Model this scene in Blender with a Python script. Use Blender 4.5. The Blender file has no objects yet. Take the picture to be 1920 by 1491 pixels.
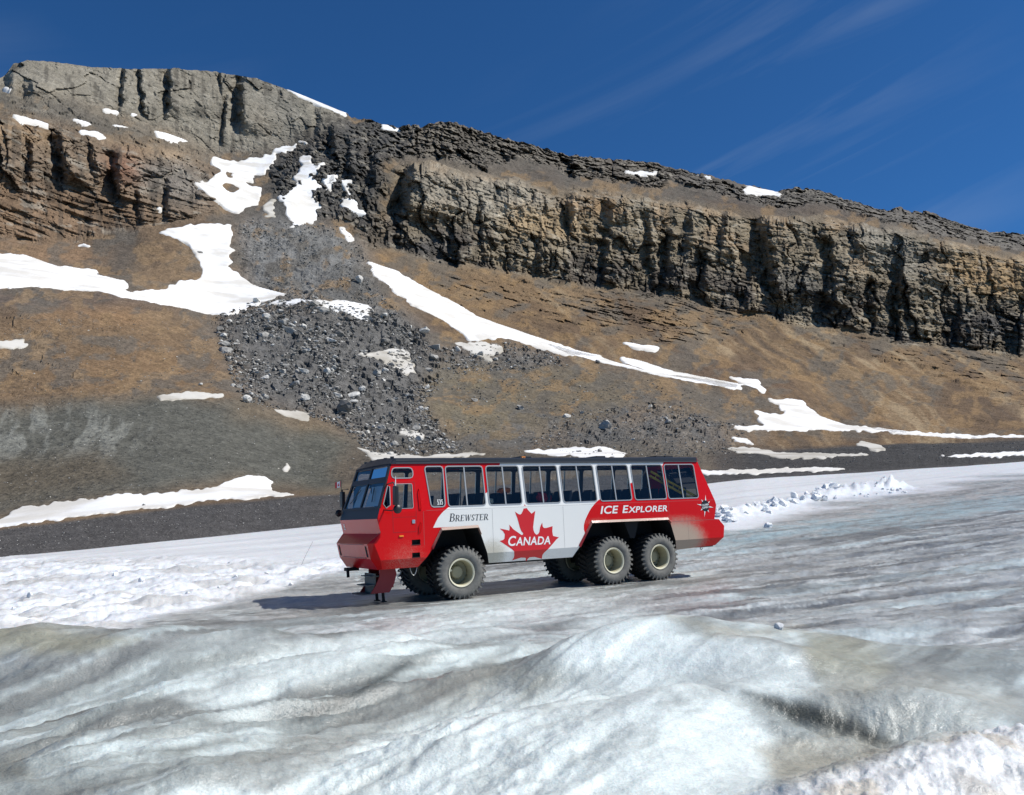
import bpy, bmesh, math, random
import numpy as np
from mathutils import Vector, Matrix
from mathutils.geometry import tessellate_polygon

random.seed(7)
rng = np.random.default_rng(7)
scene = bpy.context.scene
col = scene.collection
rad = math.radians

# ------------------------------------------------------------------ camera
FPX, CX, CY = 1566.0, 960.0, 745.5          # focal length in photo pixels, principal point
PITCH = math.atan((1000 - CY) / FPX)        # camera looks 9.2 degrees up
CAMZ = 1.65
cam = bpy.data.cameras.new('camera')
cam.sensor_width = 36.0
cam.lens = 36.0 * FPX / 1920.0
cam.clip_start = 0.1
cam.clip_end = 6000
camo = bpy.data.objects.new('camera', cam)
camo.location = (0, 0, CAMZ)
camo.rotation_euler = (math.pi / 2 + PITCH, 0, 0)
col.objects.link(camo)
scene.camera = camo

# ------------------------------------------------------------------ sky and sun
CIRRUS, CIRRUS_M = (0.6, 0.0, 2.3), (-2.6, 1.7, 0.9)
SUN_AZ, SUN_EL = rad(94), rad(52)
sdir = Vector((math.cos(SUN_EL) * math.sin(SUN_AZ), math.cos(SUN_EL) * math.cos(SUN_AZ), math.sin(SUN_EL)))
world = bpy.data.worlds.new('World')
scene.world = world
world.use_nodes = True
nt = world.node_tree
nt.nodes.clear()
wo = nt.nodes.new('ShaderNodeOutputWorld')
bg = nt.nodes.new('ShaderNodeBackground')
sky = nt.nodes.new('ShaderNodeTexSky')
sky.sky_type = 'NISHITA'
sky.sun_disc = False
sky.sun_elevation = SUN_EL
sky.sun_rotation = SUN_AZ
sky.altitude = 2200
sky.air_density = 1.0
sky.dust_density = 0.1
sky.ozone_density = 2.5
bg.inputs['Strength'].default_value = 0.080
# thin cirrus: streaks in the direction of view, all round the dome
tc = nt.nodes.new('ShaderNodeTexCoord')
mr0 = nt.nodes.new('ShaderNodeMapping')
mr0.inputs['Rotation'].default_value = (0.0, rad(20), 0.0)
mp = nt.nodes.new('ShaderNodeMapping')
mp.inputs['Scale'].default_value = (0.9, 1.6, 12.0)
mp.inputs['Location'].default_value = CIRRUS
nm = nt.nodes.new('ShaderNodeTexNoise')
nm.inputs['Scale'].default_value = 1.3
nm.inputs['Detail'].default_value = 2
mm = nt.nodes.new('ShaderNodeMapping')
mm.inputs['Location'].default_value = CIRRUS_M
rm = nt.nodes.new('ShaderNodeValToRGB')
rm.color_ramp.elements[0].position = 0.50
rm.color_ramp.elements[1].position = 0.68
n1 = nt.nodes.new('ShaderNodeTexNoise')
n1.inputs['Scale'].default_value = 1.6
n1.inputs['Detail'].default_value = 7
n1.inputs['Roughness'].default_value = 0.55
n1.inputs['Distortion'].default_value = 0.5
r1 = nt.nodes.new('ShaderNodeValToRGB')
r1.color_ramp.elements[0].position = 0.50
r1.color_ramp.elements[1].position = 0.74
r1.color_ramp.elements[0].color = (0, 0, 0, 1)
r1.color_ramp.elements[1].color = (0.20, 0.20, 0.20, 1)
mx = nt.nodes.new('ShaderNodeMixRGB')
mx.inputs['Color2'].default_value = (6.5, 7.5, 8.5, 1)
tint = nt.nodes.new('ShaderNodeMixRGB')
tint.blend_type = 'MULTIPLY'
tint.inputs['Fac'].default_value = 1.0
tint.inputs['Color2'].default_value = (0.31, 0.76, 1.17, 1)
nt.links.new(tc.outputs['Generated'], mr0.inputs['Vector'])
nt.links.new(mr0.outputs['Vector'], mp.inputs['Vector'])
nt.links.new(tc.outputs['Generated'], mm.inputs['Vector'])
nt.links.new(mm.outputs['Vector'], nm.inputs['Vector'])
nt.links.new(nm.outputs['Fac'], rm.inputs['Fac'])
mul = nt.nodes.new('ShaderNodeMixRGB')
mul.blend_type = 'MULTIPLY'
mul.inputs['Fac'].default_value = 1.0
nt.links.new(mp.outputs['Vector'], n1.inputs['Vector'])
nt.links.new(n1.outputs['Fac'], r1.inputs['Fac'])
nt.links.new(sky.outputs['Color'], tint.inputs['Color1'])
nt.links.new(r1.outputs['Color'], mul.inputs['Color1'])
nt.links.new(rm.outputs['Color'], mul.inputs['Color2'])
nt.links.new(mul.outputs['Color'], mx.inputs['Fac'])
nt.links.new(tint.outputs['Color'], mx.inputs['Color1'])
nt.links.new(mx.outputs['Color'], bg.inputs['Color'])
nt.links.new(bg.outputs['Background'], wo.inputs['Surface'])
sun = bpy.data.lights.new('sun', 'SUN')
sun.energy = 5.0
sun.angle = rad(0.53)
sun.color = (1.0, 0.965, 0.91)
suno = bpy.data.objects.new('sun', sun)
suno.rotation_euler = sdir.to_track_quat('Z', 'Y').to_euler()
suno.location = (60, -20, 60)
col.objects.link(suno)
scene.view_settings.view_transform = 'Standard'
scene.view_settings.look = 'None'
scene.view_settings.exposure = 0.04
scene.view_settings.gamma = 1.0
scene.view_settings.use_curve_mapping = False

# ------------------------------------------------------------------ small maths
cp, sp = math.cos(PITCH), math.sin(PITCH)

def bearing(px, py):
    """direction (tan azimuth, tan elevation per horizontal metre) of a sight line"""
    a = (np.asarray(px, float) - CX) / FPX
    b = -(np.asarray(py, float) - CY) / FPX
    fy = cp - b * sp
    fz = sp + b * cp
    h = np.sqrt(a * a + fy * fy)
    return a / h, fy / h, fz / h            # unit horizontal direction x, y and slope z

def to_px(x, y, z):
    z = z - CAMZ
    d = y * cp + z * sp
    v = z * cp - y * sp
    d = np.maximum(d, 0.05)
    return CX + FPX * x / d, CY - FPX * v / d

def _hash(ix, iy, iz, seed):
    h = (ix.astype(np.uint32) * np.uint32(374761393) + iy.astype(np.uint32) * np.uint32(668265263)
         + iz.astype(np.uint32) * np.uint32(2246822519) + np.uint32((seed * 3266489917) & 0xFFFFFFFF))
    h = (h ^ (h >> np.uint32(13))) * np.uint32(1274126177)
    h = h ^ (h >> np.uint32(16))
    return (h & np.uint32(0xFFFFFF)).astype(np.float32) / np.float32(0xFFFFFF)

def vnoise(x, y, z=None, seed=0):
    x = np.asarray(x, np.float32); y = np.asarray(y, np.float32)
    fx = np.floor(x); fy = np.floor(y)
    ix = fx.astype(np.int32); iy = fy.astype(np.int32)
    tx = x - fx; ty = y - fy
    tx = tx * tx * tx * (tx * (tx * 6 - 15) + 10); ty = ty * ty * ty * (ty * (ty * 6 - 15) + 10)
    def layer(iz):
        a = _hash(ix, iy, iz, seed); b = _hash(ix + 1, iy, iz, seed)
        c = _hash(ix, iy + 1, iz, seed); d = _hash(ix + 1, iy + 1, iz, seed)
        ab = a + (b - a) * tx; cd = c + (d - c) * tx
        return ab + (cd - ab) * ty
    if z is None:
        return layer(np.zeros_like(ix))
    z = np.asarray(z, np.float32)
    fz = np.floor(z); iz = fz.astype(np.int32); tz = z - fz
    tz = tz * tz * (3 - 2 * tz)
    l0 = layer(iz); l1 = layer(iz + 1)
    return l0 + (l1 - l0) * tz

def fbm(x, y, z=None, octaves=4, gain=0.5, seed=0, ridged=False):
    s = 0.0; amp = 1.0; tot = 0.0
    for o in range(octaves):
        f = 2.03 ** o
        n = vnoise(x * f + 17.3 * o, y * f - 9.1 * o, None if z is None else z * f, seed + o * 31)
        if ridged:
            n = 1 - np.abs(2 * n - 1)
        s = s + n * amp; tot += amp; amp *= gain
    return s / tot                           # 0..1

def facets(a, b, seed):
    """cells, each a tilted plane at its own depth: broken rock; returns relief, tone, joint"""
    a = np.asarray(a, np.float32); b = np.asarray(b, np.float32)
    ia = np.floor(a).astype(np.int32); ib = np.floor(b).astype(np.int32)
    f1 = np.full(a.shape, 9.0, np.float32); f2 = np.full(a.shape, 9.0, np.float32)
    val = np.zeros(a.shape, np.float32); tone = np.zeros(a.shape, np.float32)
    zz = np.zeros_like(ia)
    for da in (-1, 0, 1):
        for db in (-1, 0, 1):
            ca, cb = ia + da, ib + db
            pa = a - (ca + _hash(ca, cb, zz, seed)); pb = b - (cb + _hash(ca, cb, zz, seed + 1))
            d = pa * pa + pb * pb
            h0 = _hash(ca, cb, zz, seed + 2); h1 = _hash(ca, cb, zz, seed + 3) - 0.5; h2 = _hash(ca, cb, zz, seed + 4) - 0.5
            nearer = d < f1
            f2 = np.where(nearer, f1, np.minimum(f2, d)); f1 = np.where(nearer, d, f1)
            val = np.where(nearer, h0 - 0.5 + 1.5 * h1 * pa + 1.2 * h2 * pb, val); tone = np.where(nearer, h2 + 0.5, tone)
    return val, tone, np.sqrt(f2) - np.sqrt(f1)

def sstep(a, b, x):
    t = np.clip((x - a) / (b - a), 0, 1)
    return t * t * (3 - 2 * t)

def inpoly(U, V, poly):
    p = np.asarray(poly, float)
    out = np.zeros(U.shape, bool)
    bb = (U >= p[:, 0].min()) & (U <= p[:, 0].max()) & (V >= p[:, 1].min()) & (V <= p[:, 1].max())
    if not bb.any():
        return out
    u = U[bb]; v = V[bb]; c = np.zeros(u.shape, bool)
    n = len(p); j = n - 1
    for i in range(n):
        xi, yi = p[i]; xj, yj = p[j]
        if yi != yj:
            c ^= ((yi > v) != (yj > v)) & (u < (xj - xi) * (v - yi) / (yj - yi) + xi)
        j = i
    out[bb] = c
    return out

def box1(a, r, axis):
    if r < 1:
        return a
    a = np.moveaxis(a, axis, 0)
    pad = np.concatenate([np.repeat(a[:1], r + 1, 0), a, np.repeat(a[-1:], r, 0)], 0)
    cs = np.cumsum(pad, 0, dtype=np.float64)
    o = (cs[2 * r + 1:] - cs[:-2 * r - 1]) / (2 * r + 1)
    return np.moveaxis(o, 0, axis)

def blur(a, ru, rv):
    a = a.astype(np.float64)
    for _ in range(2):
        a = box1(box1(a, ru, 0), rv, 1)
    return a

def lin(rgb):
    c = np.asarray(rgb, float) / 255.0
    return np.where(c <= 0.04045, c / 12.92, ((c + 0.055) / 1.055) ** 2.4)

# ------------------------------------------------------------------ objects and tags
def tag(o, label=None, cat=None, group=None, kind=None):
    if label: o['label'] = label
    if cat: o['category'] = cat
    if group: o['group'] = group
    if kind: o['kind'] = kind
    return o

def link(name, me, mats, parent=None):
    o = bpy.data.objects.new(name, me)
    for m in (mats if isinstance(mats, (list, tuple)) else [mats]):
        if m is not None and m.name not in [s.name for s in me.materials if s]:
            me.materials.append(m)
    col.objects.link(o)
    if parent is not None:
        o.parent = parent
    return o

def np_mesh(name, verts, faces, colors=None, smooth=False, attrs=None):
    """faces: (n,3) or (n,4) int array"""
    me = bpy.data.meshes.new(name)
    verts = np.asarray(verts, np.float32); faces = np.asarray(faces, np.int32)
    k = faces.shape[1]
    me.vertices.add(len(verts)); me.vertices.foreach_set('co', verts.ravel())
    me.loops.add(faces.size); me.loops.foreach_set('vertex_index', faces.ravel())
    me.polygons.add(len(faces))
    me.polygons.foreach_set('loop_start', np.arange(0, faces.size, k, dtype=np.int32))
    me.polygons.foreach_set('loop_total', np.full(len(faces), k, np.int32))
    me.polygons.foreach_set('use_smooth', np.full(len(faces), bool(smooth)))
    me.update(calc_edges=True)
    if colors is not None:
        at = me.attributes.new('Col', 'FLOAT_COLOR', 'POINT')
        c4 = np.ones((len(verts), 4), np.float32); c4[:, :3] = colors
        at.data.foreach_set('color', c4.ravel())
    for nm, arr in (attrs or {}).items():
        at = me.attributes.new(nm, 'FLOAT', 'POINT')
        at.data.foreach_set('value', np.asarray(arr, np.float32).ravel())
    return me

# ------------------------------------------------------------------ materials
def mat(name, color=(0.5, 0.5, 0.5), rough=0.6, metal=0.0, spec=0.5, coat=0.0):
    m = bpy.data.materials.new(name)
    m.use_nodes = True
    b = m.node_tree.nodes['Principled BSDF']
    b.inputs['Base Color'].default_value = (*color, 1)
    b.inputs['Roughness'].default_value = rough
    b.inputs['Metallic'].default_value = metal
    b.inputs['Specular IOR Level'].default_value = spec
    if coat:
        b.inputs['Coat Weight'].default_value = coat
        b.inputs['Coat Roughness'].default_value = 0.08
    return m

def N(m, t, **kw):
    n = m.node_tree.nodes.new(t)
    for k, v in kw.items():
        if k in n.inputs: n.inputs[k].default_value = v
        else: setattr(n, k, v)
    return n

def L(m, a, b): m.node_tree.links.new(a, b)

def terrain_mat(name, scales, contrast, bump, bdist, rough, spec=0.2, sss=0.0):
    """colour attribute x layered noise, with bump of the same noises"""
    m = mat(name, rough=rough, spec=spec)
    b = m.node_tree.nodes['Principled BSDF']
    at = N(m, 'ShaderNodeAttribute', attribute_name='Col')
    tcn = N(m, 'ShaderNodeTexCoord')
    prev = at.outputs['Color']
    hsum = None
    for i, (s, cst) in enumerate(zip(scales, contrast)):
        nz = N(m, 'ShaderNodeTexNoise', Scale=s, Detail=5.0, Roughness=0.62)
        L(m, tcn.outputs['Object'], nz.inputs['Vector'])
        mr = N(m, 'ShaderNodeMapRange')
        mr.inputs['From Min'].default_value = 0.25; mr.inputs['From Max'].default_value = 0.75
        mr.inputs['To Min'].default_value = 1 - cst; mr.inputs['To Max'].default_value = 1 + cst
        L(m, nz.outputs['Fac'], mr.inputs['Value'])
        mu = N(m, 'ShaderNodeMixRGB', blend_type='MULTIPLY'); mu.inputs['Fac'].default_value = 1
        L(m, prev, mu.inputs['Color1']); L(m, mr.outputs['Result'], mu.inputs['Color2'])
        prev = mu.outputs['Color']
        bp = N(m, 'ShaderNodeBump', Strength=bump[i], Distance=bdist[i])
        L(m, nz.outputs['Fac'], bp.inputs['Height'])
        if hsum is not None: L(m, hsum, bp.inputs['Normal'])
        hsum = bp.outputs['Normal']
    if sss:
        b.inputs['Subsurface Weight'].default_value = sss
        b.inputs['Subsurface Radius'].default_value = (0.5, 0.8, 1.0)
        b.inputs['Subsurface Scale'].default_value = 0.06
    L(m, prev, b.inputs['Base Color'])
    L(m, hsum, b.inputs['Normal'])
    return m

M = {}
M['rock'] = terrain_mat('rock_and_scree', (0.9, 0.22), (0.38, 0.22), (0.9, 0.6), (0.7, 2.0), 0.92, 0.12)
M['moraine'] = terrain_mat('moraine_gravel', (5.0, 1.2), (0.5, 0.25), (0.9, 0.6), (0.12, 0.4), 0.95, 0.1)
M['boulder'] = terrain_mat('boulder_stone', (2.2, 0.5), (0.25, 0.15), (0.6, 0.5), (0.15, 0.5), 0.9, 0.15)
M['ice'] = terrain_mat('glacier_ice', (60.0, 9.0, 1.6), (0.17, 0.10, 0.07), (0.6, 0.5, 0.3), (0.010, 0.04, 0.12), 0.28, 0.5, 0.35)
M['snow'] = terrain_mat('old_snow', (3.0, 0.35), (0.05, 0.07), (0.25, 0.3), (0.06, 0.35), 0.7, 0.15)
M['chunk'] = terrain_mat('snow_chunk', (14.0, 3.0), (0.08, 0.06), (0.5, 0.4), (0.03, 0.1), 0.7, 0.2)

# ------------------------------------------------------------------ survey of the glacier edge
EU = np.array([-700, -300, 0, 300, 630, 1000, 1400, 1700, 1920, 2220, 2600.])
EY = np.array([1105, 1072, 1046, 1016, 983, 944, 899, 881, 866, 846, 820.])
ED = np.array([86, 88, 90, 94, 100, 106, 118, 132, 145, 165, 190.])

def edge_of(px):
    return np.interp(px, EU, EY), np.interp(px, EU, ED)

# bus placement (also shapes the ground under it)
B_YAW, B_PITCH = rad(60), rad(2.7)
b_ax = np.array([math.sin(B_YAW) * math.cos(B_PITCH), math.cos(B_YAW) * math.cos(B_PITCH), math.sin(B_PITCH)])
b_lat = np.array([-math.cos(B_YAW), math.sin(B_YAW), 0.0])
b_up = np.cross(b_ax, b_lat)
b_org = np.array([-1.4766, 26.5566, -0.3936])

def base_ground(x, y):
    r = np.sqrt(x * x + y * y) + 1e-6
    re = np.minimum(r, 150 + 40 * np.tanh((r - 150) / 400))
    xe, ye = x / r * re, y / r * re
    pl = b_org[2] - (b_up[0] * (xe - b_org[0]) + b_up[1] * (ye - b_org[1])) / b_up[2]
    z = pl + 0.95 * np.exp(-(r / 13.5) ** 2)
    ang = np.arctan2(x, y)
    # rise towards the far edge so that the moraine stands where it does
    uu = CX + FPX * np.tan(np.clip(ang, -0.80, 0.80)) / cp
    ey, ed = edge_of(uu)
    bx, by, bz = bearing(np.clip(uu, -700, 2600), ey)
    ez = CAMZ + ed * bz
    plE = b_org[2] - (b_up[0] * (bx * ed - b_org[0]) + b_up[1] * (by * ed - b_org[1])) / b_up[2]
    s = np.clip((r - 33) / (ed - 33), 0, 1.0)
    front = sstep(1.35, 0.85, np.abs(ang))
    return z + (ez - plE) * s ** 1.35 * front

# foreground ice: peaks given as (px, py, range m, along m, across m, azimuth of long axis)
MOUNDS = [(1195, 1152, 9.6, 1.7, 0.75, 62), (1425, 1197, 8.9, 1.0, 0.62, 70), (1318, 1212, 8.8, 0.6, 0.4, 40),
          (1570, 1196, 11.0, 1.5, 0.9, 80), (1310, 1278, 6.9, 1.15, 0.55, 40), (1000, 1330, 6.6, 1.4, 0.6, 40),
          (1180, 1420, 5.3, 1.3, 0.7, 35), (880, 1470, 5.2, 1.2, 0.6, 35), (620, 1225, 10.5, 3.2, 0.7, 42), (800, 1180, 14.5, 3.0, 0.7, 55),
          (60, 1180, 14.0, 2.6, 1.1, 75), (330, 1205, 12.5, 2.5, 0.8, 60), (100, 1420, 6.2, 1.5, 0.5, 38), (420, 1330, 7.8, 2.2, 0.5, 40),
          (1830, 1392, 5.6, 1.5, 0.6, 58), (1560, 1490, 4.8, 1.2, 0.5, 60), (1520, 1372, 6.6, 0.6, 0.35, 20), (1700, 1300, 7.6, 1.0, 0.6, 70),
          (1880, 1240, 10.5, 2.5, 1.0, 65), (250, 1470, 5.4, 1.2, 0.45, 38), (600, 1400, 6.3, 1.6, 0.45, 38)]
mx_, my_, mz_ = [], [], []
for (px, py, rg, *_r) in MOUNDS:
    bx, by, bz = bearing(px, py)
    mx_.append(bx * rg); my_.append(by * rg); mz_.append(CAMZ + bz * rg)
mx_, my_, mz_ = map(np.array, (mx_, my_, mz_))

def mound_basis(x, y, k):
    _, _, _, a, c, az = MOUNDS[k]
    az = rad(az)
    dx, dy = x - mx_[k], y - my_[k]
    u = dx * math.sin(az) + dy * math.cos(az)
    v = dx * math.cos(az) - dy * math.sin(az)
    q = (u / a) ** 2 + (v / c) ** 2
    return np.exp(-0.8 * q)

_A = np.array([[mound_basis(mx_[i], my_[i], k) for k in range(len(MOUNDS))] for i in range(len(MOUNDS))])
m_amp = np.linalg.lstsq(_A + 0.02 * np.eye(len(MOUNDS)), mz_ - base_ground(mx_, my_), rcond=None)[0]

def along(x, y, az):
    a = rad(az)
    return x * math.sin(a) + y * math.cos(a), x * math.cos(a) - y * math.sin(a)

def bus_local(x, y):
    dx, dy = x - b_org[0], y - b_org[1]
    return dx * math.sin(B_YAW) + dy * math.cos(B_YAW), dx * b_lat[0] + dy * b_lat[1]

def near_bus(x, y):
    u, v = bus_local(x, y)
    du = np.maximum(np.abs(u - 3.9) - 5.4, 0); dv = np.maximum(np.abs(v - 1.7) - 2.0, 0)
    return np.exp(-((du / 2.0) ** 2 + (dv / 1.4) ** 2))

# berm of ploughed snow beyond the bus, as a line of sights on the ground
BERM = [(1345, 976), (1420, 962), (1480, 946), (1540, 932), (1590, 925), (1650, 920), (1700, 917)]

def glacier_masks(px, py, x, y):
    """where there is clean snow, silt, blue ice, churned snow"""
    r = np.sqrt(x * x + y * y)
    wob = (fbm(x * 0.12, y * 0.12, octaves=3, seed=5) - 0.5)
    wy = py + wob * 34
    lim = np.interp(px, [-400, 0, 200, 330, 480, 560, 640, 760, 1000, 1330, 1400, 1480, 1560, 1700, 1920, 2300],
                    [1230, 1186, 1180, 1150, 1122, 1095, 1072, 1045, 1030, 998, 986, 966, 950, 928, 893, 860])
    snow = sstep(7, -10, wy - lim) * sstep(15, 19, r)
    churn_l = sstep(1035, 1062, py + wob * 20) * snow * (px < 700)
    return snow, churn_l

def ground(x, y, detail=True):
    x = np.asarray(x, float); y = np.asarray(y, float)
    z = base_ground(x, y)
    r = np.sqrt(x * x + y * y)
    nb = near_bus(x, y)
    for k in range(len(MOUNDS)):
        z = z + m_amp[k] * mound_basis(x, y, k) * (1 - nb)
    if not detail:
        return z
    px, py = to_px(x, y, z)
    front = y > 0.2
    px = np.where(front, px, 0); py = np.where(front, py, 1200)
    snow, churn = glacier_masks(px, py, x, y)
    u, v = along(x, y, 40)
    near = sstep(20, 9, r)
    flow = fbm(u * 0.16, v * 0.9, octaves=4, seed=11)
    flow2 = fbm(u * 0.5 + flow * 2, v * 2.6, octaves=3, seed=21, ridged=True)
    leftside = sstep(1250, 900, px)
    z = z + near * (flow - 0.5) * (0.12 + 0.22 * leftside) + near * (flow2 - 0.6) * (0.03 + 0.13 * leftside)
    # softly scalloped melt surface
    z = z + near * 0.06 * (fbm(x * 1.3, y * 1.3, octaves=3, seed=31) - 0.5)
    z = z + sstep(16, 7, r) * 0.05 * (fbm(u * 3.0, v * 6.0, octaves=4, seed=33, gain=0.6) - 0.5) * (0.35 + 0.65 * leftside)
    z = z + sstep(16, 10, r) * (0.03 + 0.13 * leftside) * (fbm(u * 0.9 + 3, v * 1.9, octaves=4, seed=35, gain=0.55) - 0.5)
    z = z + sstep(11, 6, r) * (0.012 + 0.02 * leftside) * (fbm(x * 11, y * 11, octaves=3, seed=37, gain=0.6) - 0.5)
    # trampled / driven ice in the middle distance
    u2, v2 = along(x, y, 58)
    mid = sstep(9, 15, r) * sstep(75, 40, r) * (1 - 0.75 * snow)
    z = z + (mid * 0.34 * (fbm(u2 * 0.09, v2 * 0.6, octaves=4, seed=41) - 0.5)
             + mid * 0.10 * (fbm(u2 * 0.7, v2 * 2.2, octaves=3, seed=43, ridged=True) - 0.5)
             + mid * 0.11 * (fbm(u2 * 1.6, v2 * 3.0, octaves=4, seed=45, gain=0.6) - 0.5)) * (1 - 0.8 * nb)
    # churned snow left of the bus
    ch = fbm(u2 * 0.45, v2 * 0.9, octaves=5, seed=51, gain=0.62)
    z = z + churn * (ch - 0.5) * 1.05 * (1 - 0.9 * nb)
    z = z + snow * (1 - churn) * 0.25 * (fbm(u2 * 0.05, v2 * 0.25, octaves=3, seed=53) - 0.5)
    # crumbly refrozen crust, bottom right
    cr = sstep(-25, 25, py - np.interp(px, [1300, 1450, 1600, 1750, 1920, 2300], [1530, 1480, 1440, 1390, 1325, 1200])) * sstep(7.5, 6.3, r) * (px > 1350)
    z = z + cr * (0.01 + 0.085 * (fbm(x * 7, y * 7, octaves=4, seed=57, gain=0.65) - 0.5) + 0.025 * (fbm(x * 16, y * 16, octaves=2, seed=58, ridged=True) - 0.5))
    hollow = np.exp(-((px - 1580) / 190) ** 2 - ((py - 1350) / 75) ** 2) * sstep(9.5, 8, r)
    z = z + hollow * (0.20 * (fbm(x * 2.6, y * 2.6, octaves=5, seed=59, gain=0.6) - 0.5))
    # trench right of the front lobe
    for (tx, ty, rg, a, c, az, dep) in TRENCH:
        bx, by, bz = bearing(tx, ty)
        U, V = along(x - bx * rg, y - by * rg, az)
        z = z - dep * np.exp(-(U / a) ** 2 - (V / c) ** 2)
    # ruts of the big tyres behind the bus
    ul, vl = bus_local(x, y)
    rut = (np.exp(-((vl - 0.5) / 0.5) ** 4) + np.exp(-((vl - 2.9) / 0.5) ** 4)) * sstep(8.3, 9.2, ul) * sstep(42, 26, ul)
    z = z - rut * (0.05 + 0.018 * np.sin(ul * 21 + np.abs(vl % 2.4 - 0.5) * 9))
    # ploughed berm
    for (bx_, by_) in BERM_XY:
        d2 = (x - bx_) ** 2 + (y - by_) ** 2
        z = z + 0.52 * np.exp(-d2 / 1.8) * (0.2 + 1.5 * fbm(x * 1.6, y * 1.6, octaves=3, seed=61))
    return z

TRENCH = [(1440, 1330, 7.2, 0.9, 0.22, 118, 0.15), (1560, 1365, 6.9, 0.7, 0.22, 120, 0.13), (700, 1282, 9.0, 1.0, 0.10, 44, 0.30), (590, 1335, 8.0, 0.8, 0.08, 44, 0.22)]
BERM_XY = []

def ground_sight(px, py, detail=False):
    """walk out along a sight line until it meets the glacier"""
    bx, by, bz = bearing(px, py)
    rs = np.geomspace(3.5, 200, 1600)
    g = ground(bx * rs, by * rs, detail)
    s = CAMZ + bz * rs
    hit = np.nonzero(s <= g)[0]
    r = rs[hit[0]] if len(hit) else rs[-1]
    return bx * r, by * r

_pts = []
for i in range(len(BERM) - 1):
    for t in (0, 0.33, 0.66):
        _pts.append(ground_sight(BERM[i][0] + (BERM[i + 1][0] - BERM[i][0]) * t, BERM[i][1] + (BERM[i + 1][1] - BERM[i][1]) * t))
BERM_XY = _pts

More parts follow.
